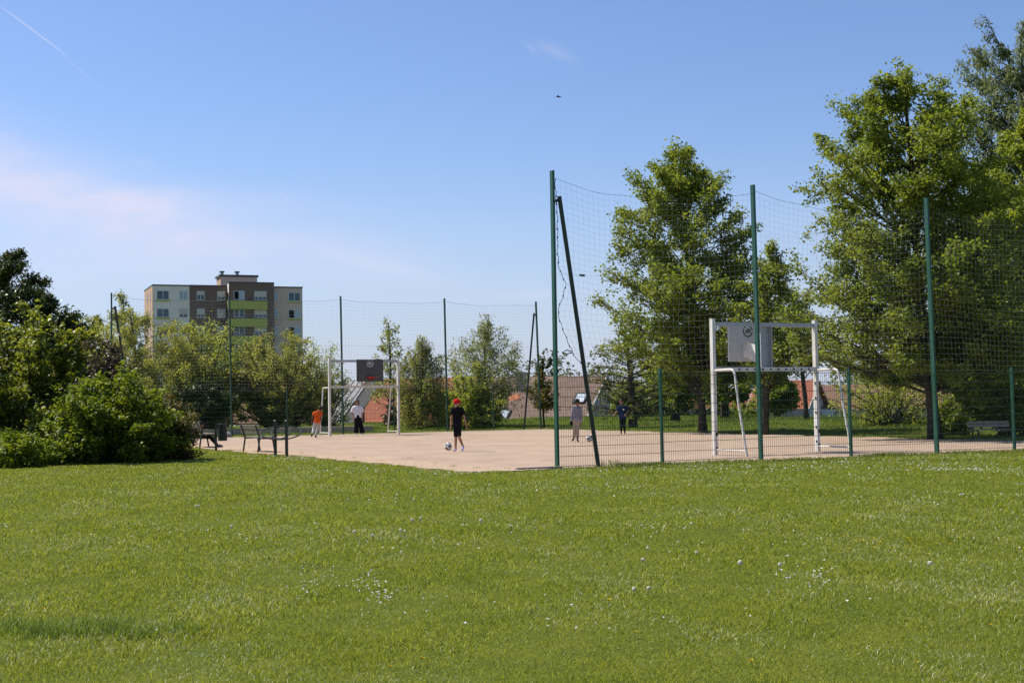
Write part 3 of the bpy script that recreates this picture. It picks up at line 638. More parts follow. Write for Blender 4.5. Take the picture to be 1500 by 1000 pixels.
def boy_grey(root, P_, f, sd, h, hips, sh, sw, ang):
    shirt(root, fab('mottled grey', (.36, .33, .38), .55), P_, hips, sh, sw, 2, -.08, 1.05, 'sweater'); legs(root, fab('beige pink', (.47, .36, .28), .7), P_, hips, h, 1.95, .54, .46); shoes(root, fab('brown shoe', (.05, .035, .03)), P_, h, f); hair(root, hairm, P_['head'], h, f, ang, .1)
    cloth('glove', black_f, root, [('ball', P_['wl'] - Z * .06, (.05, .05, .085))], vox=.01)
q = onground(843, 647.4)
person('boy in mottled grey sweater and beige trousers behind the front fence, seen from behind', q.y, dict(head=(845.2, 588.6), neck=(845.5, 593.4), sl=(839.7, 597), sr=(850.4, 597), el=(837.6, 608), er=(851.8, 608), wl=(836.6, 617), wr=(851.2, 618.6), hl=(842.1, 615.6), hr=(847, 615.6), kl=(841.3, 628), kr=(846.3, 628), al=(840.4, 641.6, .04), ar=(845.9, 643, 0), tl=(838.6, 645, .15), tr=(847, 646.4, -.12)), (.25, .97), skin['tan'], .104, boy_grey)

def boy_navy(root, P_, f, sd, h, hips, sh, sw, ang):
    s_ = shirt(root, navy_f, P_, hips, sh, sw, .8, -.1, 1.12); legs(root, black_f, P_, hips, h, 1.95, .56, .42); shoes(root, black_f, P_, h, f, solem); hair(root, hairm, P_['head'], h, f, ang, .15)
    m = MB(); p = hips.lerp(sh, .72) + f * sw * .84 + sd * .05; m.ball(p, (.035, .012, .03), 8, ang); m.build('chest_print', mt['mark'], s_, True)
q = onground(911, 635.4)
person('boy in navy shirt and black trousers facing us behind the front fence', q.y, dict(head=(910.6, 588), neck=(911.3, 592.4), sl=(906.4, 595.6), sr=(917, 595.2), el=(903.4, 602.6), er=(920.2, 602.4), wl=(899.4, 607.6, -.12), wr=(916, 607.4, -.2), hl=(909.3, 611), hr=(914.4, 611), kl=(910, 621), kr=(914.6, 621), al=(910, 632), ar=(915, 632), tl=(910.2, 634.4, -.16), tr=(915.4, 634, -.16)), (-.1, -1), skin['tan'], .104, boy_navy)

def sitter(root, P_, f, sd, h, hips, sh, sw, ang):
    shirt(root, black_f, P_, hips, sh, sw, 2, -.08, 1.0, 'jacket'); legs(root, black_f, P_, hips, h, 1.95, .6, .42); shoes(root, black_f, P_, h, f, solem); hair(root, hairm, P_['head'], h, f, ang, .15)
q = onground(310, 655)
BY = q.y
person('person in black sitting slumped on the bench behind the left bushes', BY, dict(head=(294, 621.6), neck=(291.6, 627), sl=(288.6, 628.4, -.14), sr=(291, 628.4, .18), el=(292, 637, -.22), er=(295, 636, .25), wl=(300, 638.4, -.16), wr=(303, 637.6, .2), hl=(291, 640, -.09), hr=(291.6, 640, .09), kl=(308.4, 640, -.1), kr=(307.6, 639.4, .12), al=(319, 652, -.1), ar=(317.6, 651.6, .14), tl=(325.6, 653, -.1), tr=(324, 652.4, .16)), (1, .1), skin['tan'], .107, sitter)

# ------------------------------------------------------------------ benches, bin, barrier, stone
def bench(label, loc, rz, ln, wood, metal, group='park benches'):
    root = empty('park_bench', loc, label, 'bench', group, rz); h = ln / 2
    m = MB()
    for y in (.02, .17, .32): m.box((0, y, .445), (ln, .13, .035))
    m.build('seat', wood, root); m = MB()
    for k, z in enumerate((.60, .735)): m.box((0, -.075 - .04 * k, z), (ln, .03, .125), Mx=Matrix.Rotation(R(14), 3, 'X'))
    m.build('backrest', wood, root)
    for sx in (-1, 1):
        x = sx * (h - .18)
        m = MB(); m.tube([(x, -.10, -.05), (x, -.03, .43), (x, -.155, .80)], .027, 6); m.build('leg', metal, root)
        m = MB(); m.tube([(x, .44, -.05), (x, .36, .425)], .027, 6); m.tube([(x, -.03, .412), (x, .37, .412)], .02, 6); m.build('leg', metal, root)
    return root
q = onground(366, 663)
bench('weathered grey wooden bench on the lawn edge beside the ring barrier', (q.x, q.y + .55, gzf(q.x, q.y)), math.atan2(-.85, .53), 1.5, mt['wood'], mt['bmetal'])
bench('dark bench half hidden by the left bushes, with a person sitting on it', (at(296, 650, BY).x - .1, BY + .0, 0), math.atan2(-.92, .39), 1.6, mt['wood'], mt['bmetal'])
q = onground(1450, 637, .1)
bench('pale wooden bench under the trees at far right', (q.x, q.y, gzf(q.x, q.y) - .04), math.pi + .15, 1.7, mt['pwood'], mt['bmetal']).scale = (.8, .8, .72)
root = None
q = onground(316.5, 659.5)
root = empty('litter_bin', (q.x, q.y, 0), 'dark slatted litter bin on a post between the two left benches', 'litter bin')
m = MB(); m.box((0, 0, .40), (.06, .06, .86)); m.build('post', mt['bmetal'], root)
m = MB(); 
for i in range(18): g = i * math.pi / 9; m.box((.20 + .13 * math.cos(g), .13 * math.sin(g), .55), (.012, .035, .52), g)
m.tube([(.20, 0, .30), (.20, 0, .33)], .13, 16); m.tube([(.20 + .135 * math.cos(g), .135 * math.sin(g), .80) for g in np.linspace(0, 6.283, 19)[:-1]], .012, 6, closed=True); m.build('basket', mt['dgreen'], root)
m = MB(); m.tube([(.20, 0, .34), (.20, 0, .74)], .115, 14); m.build('liner', mt['black'], root)
q0, q1 = onground(403.5, 667), onground(420, 668.5)
root = empty('ring_barrier', (q0.x, q0.y, 0), 'dark steel barrier of two posts joined by oval rings', 'barrier')
for p in (q0, q1): m = MB(); m.tube([(p.x - q0.x, p.y - q0.y, -.1), (p.x - q0.x, p.y - q0.y, .93)], .042, 12); m.tube([(p.x - q0.x, p.y - q0.y, .93), (p.x - q0.x, p.y - q0.y, .955)], [.05, .03], 12); m.build('post', mt['dgreen'], root)
def oval(px0, px1, py0, py1, off):
    m = MB(); c = at((px0 + px1) / 2, (py0 + py1) / 2, q0.y) - Vector((q0.x, q0.y, 0)); a_, b_ = (px1 - px0) / 2 / F * q0.y, (py1 - py0) / 2 / F * q0.y
    m.tube([(c.x + a_ * math.cos(g), c.y + off + .25 * math.sin(g), c.z + b_ * math.sin(g)) for g in np.linspace(0, 6.2832, 41)[:-1]], .019, 8, closed=True); m.build('ring', mt['dgreen'], root)
oval(382.5, 441, 624, 643, 0); oval(398, 424.5, 625, 642, .03)
import bmesh
q = onground(332.5, 640)
bm = bmesh.new(); bmesh.ops.create_icosphere(bm, subdivisions=3, radius=.19)
for v_ in bm.verts: v_.co *= 1 + .12 * math.sin(v_.co.x * 21 + 1) * math.sin(v_.co.y * 17) + .08 * math.sin(v_.co.z * 25); v_.co.z *= .8
me = bpy.data.meshes.new('boulder'); bm.to_mesh(me); bm.free()
o = link('boulder', me, mt['stone'], smooth=True); o.location = (q.x, q.y, .09); tag(o, 'small grey boulder at the foot of the far fence', 'boulder')
# bird
p = at(818, 142.4, 70); root = empty('bird', p, 'tiny dark bird flying high in the blue sky', 'bird', None, 0)
m = MB(); m.tube([(-.12, 0, 0), (-.06, 0, .012), (.02, 0, .012), (.09, 0, .005), (.13, 0, 0)], [.008, .03, .035, .022, .006], 8); m.ball((.12, 0, .008), .022, 8); m.add([(-.1, 0, 0), (-.2, .03, 0), (-.2, -.03, 0), (-.12, 0, .012)], [(0, 1, 3), (0, 3, 2), (0, 2, 1)]); m.build('body', mt['black'], root, True)
for s_ in (-1, 1): m = MB(); m.add([(.05, s_ * .02, .01), (-.04, s_ * .02, .01), (-.09, s_ * .2, .03), (-.02, s_ * .22, .035), (.03, s_ * .12, .03), (.0, s_ * .1, .015)], [(0, 1, 2, 3, 4), (5, 1, 0), (5, 2, 1), (5, 3, 2), (5, 4, 3), (5, 0, 4)]); m.build('wing', mt['bark'], root)
# ------------------------------------------------------------------ apartment block
mt['bgrey'] = mat('pale grey render', (.86, .775, .675), (.79, .71, .62), .6, .9); mt['bbrown'] = mat('brown cladding', (.215, .148, .115), (.18, .123, .096), 1.2, .85, stretch=(1, 1, 6))
mt['bside'] = mat('tan gable', (.50, .33, .22), (.44, .29, .19), 1, .9, stretch=(1, 1, 5)); mt['bpink'] = mat('grey pink render', (.66, .52, .40), (.60, .47, .365), .6, .9)
mt['lime'] = mat('lime panel', (.46, .475, .11), (.42, .43, .10), 2, .6); mt['cap'] = mat('roof edge metal', (.10, .10, .10), None, 3, .5); mt['shut'] = mat('beige roller shutter', (.62, .57, .50), (.54, .49, .43), 6, .7, stretch=(1, 1, 20))
mt['frame'] = mat('white window frame', (.72, .72, .72), None, 6, .5); mt['open'] = mat('dark room', (.012, .011, .01), None, 3, .9)
mt['glass'] = mat('window glass', (.06, .11, .13), (.03, .06, .075), 1.2, .12, .5); mt['curtain'] = mat('curtained glass', (.42, .50, .52), (.30, .38, .40), 2, .25, .6)
BO = Vector((-58.6, 226.4, 0)); BX = Vector((.934, .358, 0)); BN = Vector((-.358, .934, 0))
bl = empty('apartment_building', BO, 'grey and brown apartment block with lime green balcony bands', 'building')
def bs_(px):                                    # distance along the facade seen at a pixel column (row of the top windows)
    d = ray(px, 440); k = d.x / d.y; return (k * BO.y - BO.x) / (BX.x - k * BX.y)
def bz_(px, py): s = bs_(px); Yp = BO.y + s * BX.y; return at(px, py, Yp).z
def bbox(mb, s0, s1, t0, t1, z0, z1):
    c = BX * (s0 + s1) / 2 + BN * (t0 + t1) / 2; return mb.box((c.x, c.y, (z0 + z1) / 2), (s1 - s0, t1 - t0, z1 - z0), math.atan2(BX.y, BX.x))
sA, sB, sC, sC2, sD, sE_ = 0, bs_(277.6), bs_(331), bs_(333.4), bs_(399), bs_(443)
ZT = bz_(240, 418.6); GB = -3.5; D = 12.0
m = MB(); bbox(m, 0, sB, 0, D, GB, ZT); m.build('wall', mt['bgrey'], bl)['label'] = 'pale grey left wall'
m = MB(); bbox(m, -.06, -.003, .05, D, GB, ZT - .02); m.build('gable', mt['bside'], bl)['label'] = 'sunlit tan end wall'
m = MB(); bbox(m, sB, sD, -.02, D - .01, GB, ZT + .02); m.build('wall', mt['bbrown'], bl)['label'] = 'dark brown middle wall'
m = MB(); bbox(m, sD, sE_, .003, D - .02, GB, ZT - .02); m.build('wall', mt['bpink'], bl)['label'] = 'pinkish grey right wall'
zb = bz_(365, 416); BAY = -1.5
m = MB(); bbox(m, sC2, sD, BAY, .0 - .021, GB, zb); bay = m.build('bay', mt['bbrown'], bl); bay['label'] = 'projecting brown balcony bay'
m = MB(); bbox(m, sC2 - .05, sC2 - .003, BAY + .02, -.03, zb - 1.6, zb - .1); m.build('bay_cheek', mt['bgrey'], bl)
m = MB()
for a_, c_, t0, t1, z in ((-.1, sB, -.06, D + .05, ZT), (sB + .003, sC2 - .02, -.08, D + .04, ZT + .023), (sD + .04, sE_ + .08, -.06, D + .03, ZT - .017), (sC2 - .06, sD + .03, BAY - .06, -.09, zb + .003)): bbox(m, a_, c_, t0, t1, z, z + .22)
m.build('roof_edge', mt['cap'], bl)
p0, p1 = bs_(327.6), bs_(381); zp = bz_(350, 403.4)
m = MB(); bbox(m, p0, p1, 2.5, 7, ZT, zp); ph = m.build('penthouse', mt['bpink'], bl); m = MB(); bbox(m, p0 - .05, p0 - .003, 2.55, 6.95, ZT + .3, zp - .01); m.build('penthouse_side', mt['bside'], bl)
m = MB(); bbox(m, p0 - .3, p1 + .2, 2.3, 7.2, zp + .003, zp + .32); m.build('penthouse_roof', mt['cap'], bl)
for px in (330.5, 353): 
    s = bs_(px); m = MB(); bbox(m, s - .25, s + .25, 3.4, 3.9, zp + .33, zp + .75); m.k = 1; bbox(m, s - .38, s + .38, 3.27, 4.03, zp + .8, zp + 1.0); m.k = 0; bbox(m, s - .18, s + .18, 3.45, 3.85, zp + .75, zp + .8); m.build('chimney', [mt['galv'], mt['cap']], bl)
fl = [433.6, 459.3, 484.6]; zs = [bz_(330, y) for y in fl]; st = (zs[0] - zs[2]) / 2
for k in range(3, 6): zs.append(zs[2] - st * (k - 2))
#      px0, px1, sort per floor ('g' glass, 's' shutter mostly down, 'f' shutter fully down, 'o' one leaf open, 'c' curtained), front offset, lime sill, big
rows = [(229.5, 247.7, 'gggggg', 0, True, 2), (262.4, 275, 'csscss', 0, False, 2), (288, 300, 'hsfhsf', -.02, False, 2), (318, 330, 'sfffsf', -.02, False, 2),
        (340.5, 356, 'oggggg', BAY, False, 2), (370.5, 388, 'ssssss', BAY, False, 3), (401, 407.6, 'cccccc', .003, False, 1), (422.4, 440, 'gooooo', .003, True, 2)]
for px0, px1, kinds, off, sill, nl in rows:
    s0, s1 = bs_(px0), bs_(px1)
    if off == BAY: s0 -= .05
    for zc, kd in zip(zs, kinds):
        z0, z1 = zc - .72, zc + .78; t = off
        m = MB(); fw = .09
        bbox(m, s0, s1, t - .05, t - .003, z0, z0 + fw); bbox(m, s0, s1, t - .05, t - .003, z1 - fw, z1); bbox(m, s0, s0 + fw, t - .05, t - .003, z0 + fw, z1 - fw); bbox(m, s1 - fw, s1, t - .05, t - .003, z0 + fw, z1 - fw)
        for i in range(1, nl): x = s0 + (s1 - s0) * i / nl; bbox(m, x - .05, x + .05, t - .05, t - .003, z0 + fw, z1 - fw)
        wn = m.build('window', mt['frame'], bl)
        cov = dict(g=0, c=0, o=0, h=.45, s=.68, f=1.0)[kd]; zsx = z1 - fw - (z1 - z0 - 2 * fw) * cov
        m = MB(); bbox(m, s0 + fw, s1 - fw, t - .03, t - .002, z0 + fw, z1 - fw)
        if cov < 1: m.build('pane', mt['curtain'] if kd in 'c' else mt['glass'], wn)
        if cov > 0: m = MB(); bbox(m, s0 + .02, s1 - .02, t - .09, t - .055, zsx, z1 - .02); m.build('shutter', mt['shut'], wn)
        if kd == 'o':
            m = MB(); bbox(m, s0 + fw, s0 + (s1 - s0) * .42, t - .06, t - .052, z0 + fw, z1 - fw); m.build('open_leaf', mt['open'], wn); m = MB(); bbox(m, s0 + (s1 - s0) * .48, s1 - fw, t - .058, t - .052, z0 + fw, z1 - fw); m.build('curtain', mt['curtain'], wn)
        if sill: m = MB(); bbox(m, s0 - .1, s1 + .1, t - .12, t - .003, z0 - .28, z0 - .003); m.build('sill', mt['lime'], wn)
sx0, sx1 = bs_(334.5), bs_(388.4)
for k in range(6):
    zc = zs[k] - st / 2; m = MB(); bbox(m, sx0 - .45, sx1, BAY - .55, BAY - .10, zc - .72 - .12, zc + .66 - .12); m.build('balcony', mt['lime'], bl)
m = MB()
for i, s in enumerate((3.2, 7.5)):
    for z in zs: c = BN * s; m.box((c.x - BX.x * .07, c.y - BX.y * .07, z), (.06, .9, 1.5), math.atan2(BX.y, BX.x))
m.build('gable_windows', mt['glass'], bl)

# ------------------------------------------------------------------ houses beyond the bank
def tilemat(name, c1, c2):
    m = mat(name, c1, c2, 1.3, .9, .1); t = m.node_tree; b = t.nodes['Principled BSDF']
    co = t.nodes.new('ShaderNodeTexCoord'); w1 = t.nodes.new('ShaderNodeTexWave'); w1.bands_direction = 'X'; w1.inputs['Scale'].default_value = 1.3; w1.inputs['Distortion'].default_value = .3; t.links.new(co.outputs['UV'], w1.inputs['Vector'])
    bk = t.nodes.new('ShaderNodeTexBrick'); bk.inputs['Scale'].default_value = 1; bk.inputs['Brick Width'].default_value = .3; bk.inputs['Row Height'].default_value = .34; bk.inputs['Mortar Size'].default_value = .025
    bk.inputs[1].default_value = (1, 1, 1, 1); bk.inputs[2].default_value = (.8, .8, .8, 1); bk.inputs[3].default_value = (.5, .5, .5, 1); t.links.new(co.outputs['UV'], bk.inputs['Vector'])
    old = b.inputs['Base Color'].links[0].from_socket; k = t.nodes.new('ShaderNodeMix'); k.data_type = 'RGBA'; k.blend_type = 'MULTIPLY'; k.inputs[0].default_value = .75; t.links.new(old, k.inputs[6]); t.links.new(bk.outputs[0], k.inputs[7]); t.links.new(k.outputs[2], b.inputs['Base Color'])
    return m
mt['tilered'] = tilemat('red tiles', (.40, .15, .09), (.31, .11, .07)); mt['tilebrown'] = tilemat('brown tiles', (.27, .155, .115), (.20, .12, .09)); mt['tilepale'] = tilemat('pale brown tiles', (.26, .18, .14), (.205, .145, .115))
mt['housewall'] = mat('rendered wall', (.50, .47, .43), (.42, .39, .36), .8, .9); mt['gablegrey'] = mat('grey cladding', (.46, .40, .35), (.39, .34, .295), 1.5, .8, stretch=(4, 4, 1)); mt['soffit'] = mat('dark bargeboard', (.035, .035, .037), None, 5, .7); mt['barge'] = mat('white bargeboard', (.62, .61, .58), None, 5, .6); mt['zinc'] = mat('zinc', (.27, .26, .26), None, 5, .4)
HX = Vector((.915, -.403, 0)); HU = Vector((.403, .915, 0))
def house(label, px, py, Yd, ln, run, rise, roof, wall, gable, barge, extra=None, thick=.18, back=True):
    """px, py: the right end of the front eave; the roof rises away from us along HU"""
    o = at(px, py, Yd); root = empty('house', o, label, 'house', 'tiled houses behind the grass bank', math.atan2(HX.y, HX.x)); zg = -3.2 - o.z
    def slab(y0, z0, y1, z1):
        m = MB(); vs = [(x, y, z - d) for d in (0, thick) for x, y, z in ((-ln, y0, z0), (0, y0, z0), (0, y1, z1), (-ln, y1, z1))]
        return m.add(vs, [(0, 1, 2, 3), (7, 6, 5, 4), (4, 5, 1, 0), (5, 6, 2, 1), (6, 7, 3, 2), (7, 4, 0, 3)])
    def uv(ob, y0):
        u = ob.data.uv_layers.new(name='UVMap'); k = math.hypot(run, rise) / run
        for l in ob.data.loops: c = ob.data.vertices[l.vertex_index].co; u.data[l.index].uv = (c.x, (c.y - y0) * k)
    ro = slab(0, 0, run, rise).build('roof', roof, root); uv(ro, 0)
    if back: r2 = slab(run + .004, rise, 2 * run, 0).build('roof', roof, root); uv(r2, 0)
    m = MB(); i_ = .35
    vs = [(x, y, z) for x in (-ln + i_, -i_) for y, z in ((i_ * 1.2, zg), (2 * run - i_ * 1.2, zg), (2 * run - i_ * 1.2, rise * i_ * 1.2 / run - thick - .03), (run, rise - thick - .03), (i_ * 1.2, rise * i_ * 1.2 / run - thick - .03))]
    m.add(vs, [(0, 4, 3, 2, 1), (5, 6, 7, 8, 9), (0, 5, 9, 4), (1, 2, 7, 6)]); m.build('wall', wall, root)
    m = MB(); gx_ = -i_ + .02; m.add([(gx_, y, z) for y, z in ((i_ * 1.3, zg), (2 * run - i_ * 1.3, zg), (2 * run - i_ * 1.3, rise * i_ * 1.3 / run - thick - .05), (run, rise - thick - .05), (i_ * 1.3, rise * i_ * 1.3 / run - thick - .05))] + [(gx_ - .01, run, zg)], [(0, 1, 2, 3, 4)]); m.build('gable', gable, root)
    for x, t_ in ((.006, 'r'), (-ln - .05, 'l')):
        m = MB(); th_ = barge[3] if t_ == 'l' and len(barge) > 3 else barge[1]
        for y0, z0, y1, z1 in ((-.05, -.02, run, rise + .02), (run, rise + .02, 2 * run, 0)):
            vs = [(x + dx, y, z + dz) for dx in (0, .05) for y, z, dz in ((y0, z0, 0), (y1, z1, 0), (y1, z1, -th_), (y0, z0, -th_))]; m.add(vs, [(0, 1, 2, 3), (7, 6, 5, 4), (0, 4, 5, 1), (1, 5, 6, 2), (2, 6, 7, 3), (3, 7, 4, 0)])
        m.build('bargeboard', barge[0] if t_ == 'r' else barge[2] if len(barge) > 2 else barge[0], root)
    m = MB(); m.tube([(-ln, -.06, -thick - .02), (0, -.06, -thick - .02)], .07, 8); m.build('gutter', mt['zinc'], root)
    if extra: extra(root, lambda x, y: Vector((x, y, y / run * rise)), math.atan2(rise, run))
    return root
def skylight(root, S, sl, x, y, w=.8, h=1.1):
    Mx = Matrix.Rotation(sl, 3, 'X'); c = S(x, y) + Mx @ Vector((0, 0, .05)); m = MB(); 
    for dx, dy, a_, b_ in ((-w / 2, 0, .08, h), (w / 2, 0, .08, h), (0, -h / 2, w - .08, .08), (0, h / 2, w - .08, .08)): m.box(c + Mx @ Vector((dx, dy, 0)), (a_, b_, .12), Mx=Mx)
    wf = m.build('window', mt['soffit'], root); m = MB(); m.box(c + Mx @ Vector((0, 0, .01)), (w - .1, h - .1, .04), Mx=Mx); m.build('pane', mt['skyglass'], wf)
mt['skyglass'] = mat('skylight glass', (.62, .66, .70), (.5, .55, .6), 2, .1, .8)
def ex2(root, S, sl):
    skylight(root, S, sl, -6.2, .4); skylight(root, S, sl, -1.1, 1.95)
    p = S(-5.95, 3.0); m = MB(); m.box((p.x, p.y, p.z + .35), (.5, .5, 1.6)); m.k = 1; m.box((p.x, p.y - .27, p.z - .28), (.75, .06, .12)); m.k = 0; m.box((p.x, p.y, p.z + 1.18), (.6, .6, .06)); m.build('chimney', [mt['zinc'], mt['barge']], root)
    m = MB(); Mx = Matrix.Rotation(sl, 3, 'X'); m.box(S(-6.15, 2.2) + Mx @ Vector((0, 0, .012)), (.75, .75, .02), Mx=Mx); m.build('new_tiles', mt['tileorange'], root)
mt['tileorange'] = mat('new orange tiles', (.52, .18, .08), (.42, .17, .09), 2, .9)
house('low house with a long pale brown roof, chimney and skylights behind the bank', 858, 613, 93, 10.4, 4.3, 2.95, mt['tilepale'], mt['housewall'], mt['gablegrey'], (mt['barge'], .16, mt['barge']), ex2)
house('red brown tiled house half hidden behind the drooping birch', 712, 606, 106, 8, 4.4, 2.7, mt['tilebrown'], mt['housewall'], mt['gablegrey'], (mt['barge'], .2), lambda r_, S, sl: skylight(r_, S, sl, -.9, 3.4, .9, .9))
def ex1(root, S, sl):
    Mx = Matrix.Rotation(sl, 3, 'X')
    for x0, x1, dz, mm, nm in ((-7.95, -6.96, -.10, 'soffit', 'roof_edge'), (-9.8, -7.96, -.02, 'zinc', 'metal_roof'), (-10.05, -9.82, .06, 'soffit', 'roof_edge')):  # wide dark strip left of the tiles: soffit shade put into its colour
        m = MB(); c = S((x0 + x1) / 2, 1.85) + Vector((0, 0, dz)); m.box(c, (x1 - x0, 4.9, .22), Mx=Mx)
        if nm == 'metal_roof':
            for k in range(4): m.box(c + Mx @ Vector(((k - 1.5) * .46, 0, .13)), (.04, 4.88, .05), Mx=Mx)
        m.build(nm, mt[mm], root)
    m = MB(); m.box((-8.4, .9, -1.3), (2.8, .2, 3.8)); m.build('side_wall', mt['gablegrey'], root)
    m = MB(); m.tube([(-6.2, -.12, 1.0), (-6.2, -.12, -3)], .07, 8); m.build('downpipe', mt['soffit'], root)
house('red tiled house with broad strip coloured as soffit shade behind the far goal', 662, 617, 86, 6.9, 4.0, 2.8, mt['tilered'], mt['housewall'], mt['gablegrey'], (mt['barge'], .2, mt['soffit'], .3), ex1, .3)
house('grey gabled house left of the red roof, mostly behind trees', 452, 619, 95, 7, 4.4, 2.6, mt['tilebrown'], mt['housewall'], mt['gablegrey'], (mt['soffit'], .22))
house('house with a bright red tiled roof beyond the right hand goal post', 1184, 599, 112, 5.2, 4.6, 2.4, mt['tilered'], mt['housewall'], mt['housewall'], (mt['barge'], .12))
house('brown roofed house behind the pale board fence at right', 1300, 600, 116, 9.5, 4.6, 2.2, mt['tilebrown'], mt['housewall'], mt['housewall'], (mt['soffit'], .12))
house('long brown roofed house far behind the trees at right', 1490, 596, 120, 12, 5, 2.4, mt['tilebrown'], mt['housewall'], mt['housewall'], (mt['soffit'], .12))
house('dark tiled house roof just visible between the field maple trunks', 1090, 602, 118, 6, 4.6, 1.8, mt['tilered'], mt['housewall'], mt['housewall'], (mt['soffit'], .12))

# low wall and board fences on the bank
mt['wall'] = mat('old wall', (.60, .45, .34), (.42, .32, .24), 2.5, .95, .1, 0, .5)
def strip(name, label, cat, m_, pts, thick, h, z_of, depth=1.5):
    mb = MB()
    for (a_, b_), (z0, z1) in zip(zip(pts[:-1], pts[1:]), zip(z_of[:-1], z_of[1:])):
        d = (b_ - a_); d.z = 0; d.normalize(); n_ = Vector((-d.y, d.x, 0)) * thick
        vs = [Vector((p.x, p.y, z)) + o_ for o_ in (Vector(), n_) for p, z in ((a_, z0 - depth), (b_, z1 - depth), (b_, z1), (a_, z0))]
        mb.add(vs, [(0, 1, 2, 3), (7, 6, 5, 4), (3, 2, 6, 7), (0, 3, 7, 4), (1, 5, 6, 2)])
    return tag(mb.build(name, m_), label, cat)
pl = [C(a, 37.2 + .05 * math.sin(a)) for a in np.linspace(-6.5, 10.2, 8)]
strip('low_wall', 'long low brown wall on the grass behind the far fence', 'wall', mt['wall'], pl, .35, 0, [.28] * len(pl), .6)
mt['panelgrey'] = mat('grey concrete panels', (.33, .31, .28), (.26, .245, .22), 1.2, .9, stretch=(1, 1, 4)); mt['panelblue'] = mat('pale blue boards', (.50, .55, .60), (.42, .47, .52), 2, .8, stretch=(5, 5, .4)); mt['panelpale'] = mat('pale boards', (.42, .40, .36), (.32, .30, .27), 2, .8, stretch=(5, 5, .4))
def boards(label, px0, px1, py0, py1, Yd, m_, n):
    a_, b_ = at(px0, py0, Yd), at(px1, py1, Yd + .6); root = empty('board_fence', Vector((a_.x, a_.y, -3)), label, 'fence', 'board fences behind the grass at right'); d = (b_ - a_); rz = math.atan2(d.y, d.x); l = math.hypot(d.x, d.y); o = Vector((a_.x, a_.y, -3))
    m = MB(); k = max(4, int(l / .16))
    for i in range(k): p = a_.lerp(b_, (i + .5) / k) - o; m.box((p.x, p.y, (p.z) / 2 + .3), (l / k - .012, .04, p.z - .6 - .01 * (i % 2)), rz)
    m.build('board_panel', m_, root)
    for i in range(n + 1): p = a_.lerp(b_, i / n) - o; m = MB(); m.box((p.x - .0, p.y - .07, p.z / 2), (.11, .09, p.z + .1), rz); m.build('post', mt['panelgrey'], root)
boards('grey concrete panel fence left of the pale blue boards', 1128, 1178, 597.4, 598.6, 97, mt['panelgrey'], 2)
boards('pale blue board fence behind the goal post at right', 1179, 1246, 598.6, 600, 96.5, mt['panelblue'], 3)
boards('long weathered pale board fence behind the shrubs at right', 1248, 1400, 600, 598, 96, mt['panelpale'], 6)
boards('weathered pale board fence at the right edge, behind the many stemmed bush', 1402, 1560, 600, 596, 95, mt['panelpale'], 6)
boards('grey board fence between the field maple trunks', 948, 1124, 601, 598, 98, mt['panelgrey'], 6)
# ------------------------------------------------------------------ trees, bushes
def leaf_mesh(name, c, L, Wd, r, up=.6, hang=0.0):
    n = len(c); nr = r.normal(0, 1, (n, 3)); nr[:, 2] = np.abs(nr[:, 2]) + up; nr /= np.linalg.norm(nr, axis=1, keepdims=True)
    ax = r.normal(0, 1, (n, 3)); ax[:, 2] -= hang; ax -= nr * (ax * nr).sum(1, keepdims=True); ax /= np.linalg.norm(ax, axis=1, keepdims=True); sd = np.cross(nr, ax)
    L = L[:, None]; Wd = Wd[:, None]; k = nr * L * .12
    v = np.stack([c - ax * L * .5, c + sd * Wd * .5 + ax * L * .06 + k, c + ax * L * .5 - k, c - sd * Wd * .5 + ax * L * .06 + k], 1).reshape(-1, 3)
    return npmesh(name, v, np.arange(4 * n).reshape(n, 4))
def bez(a, b, c, n): return [a * (1 - t) ** 2 + b * 2 * t * (1 - t) + c * t * t for t in np.linspace(0, 1, n)]
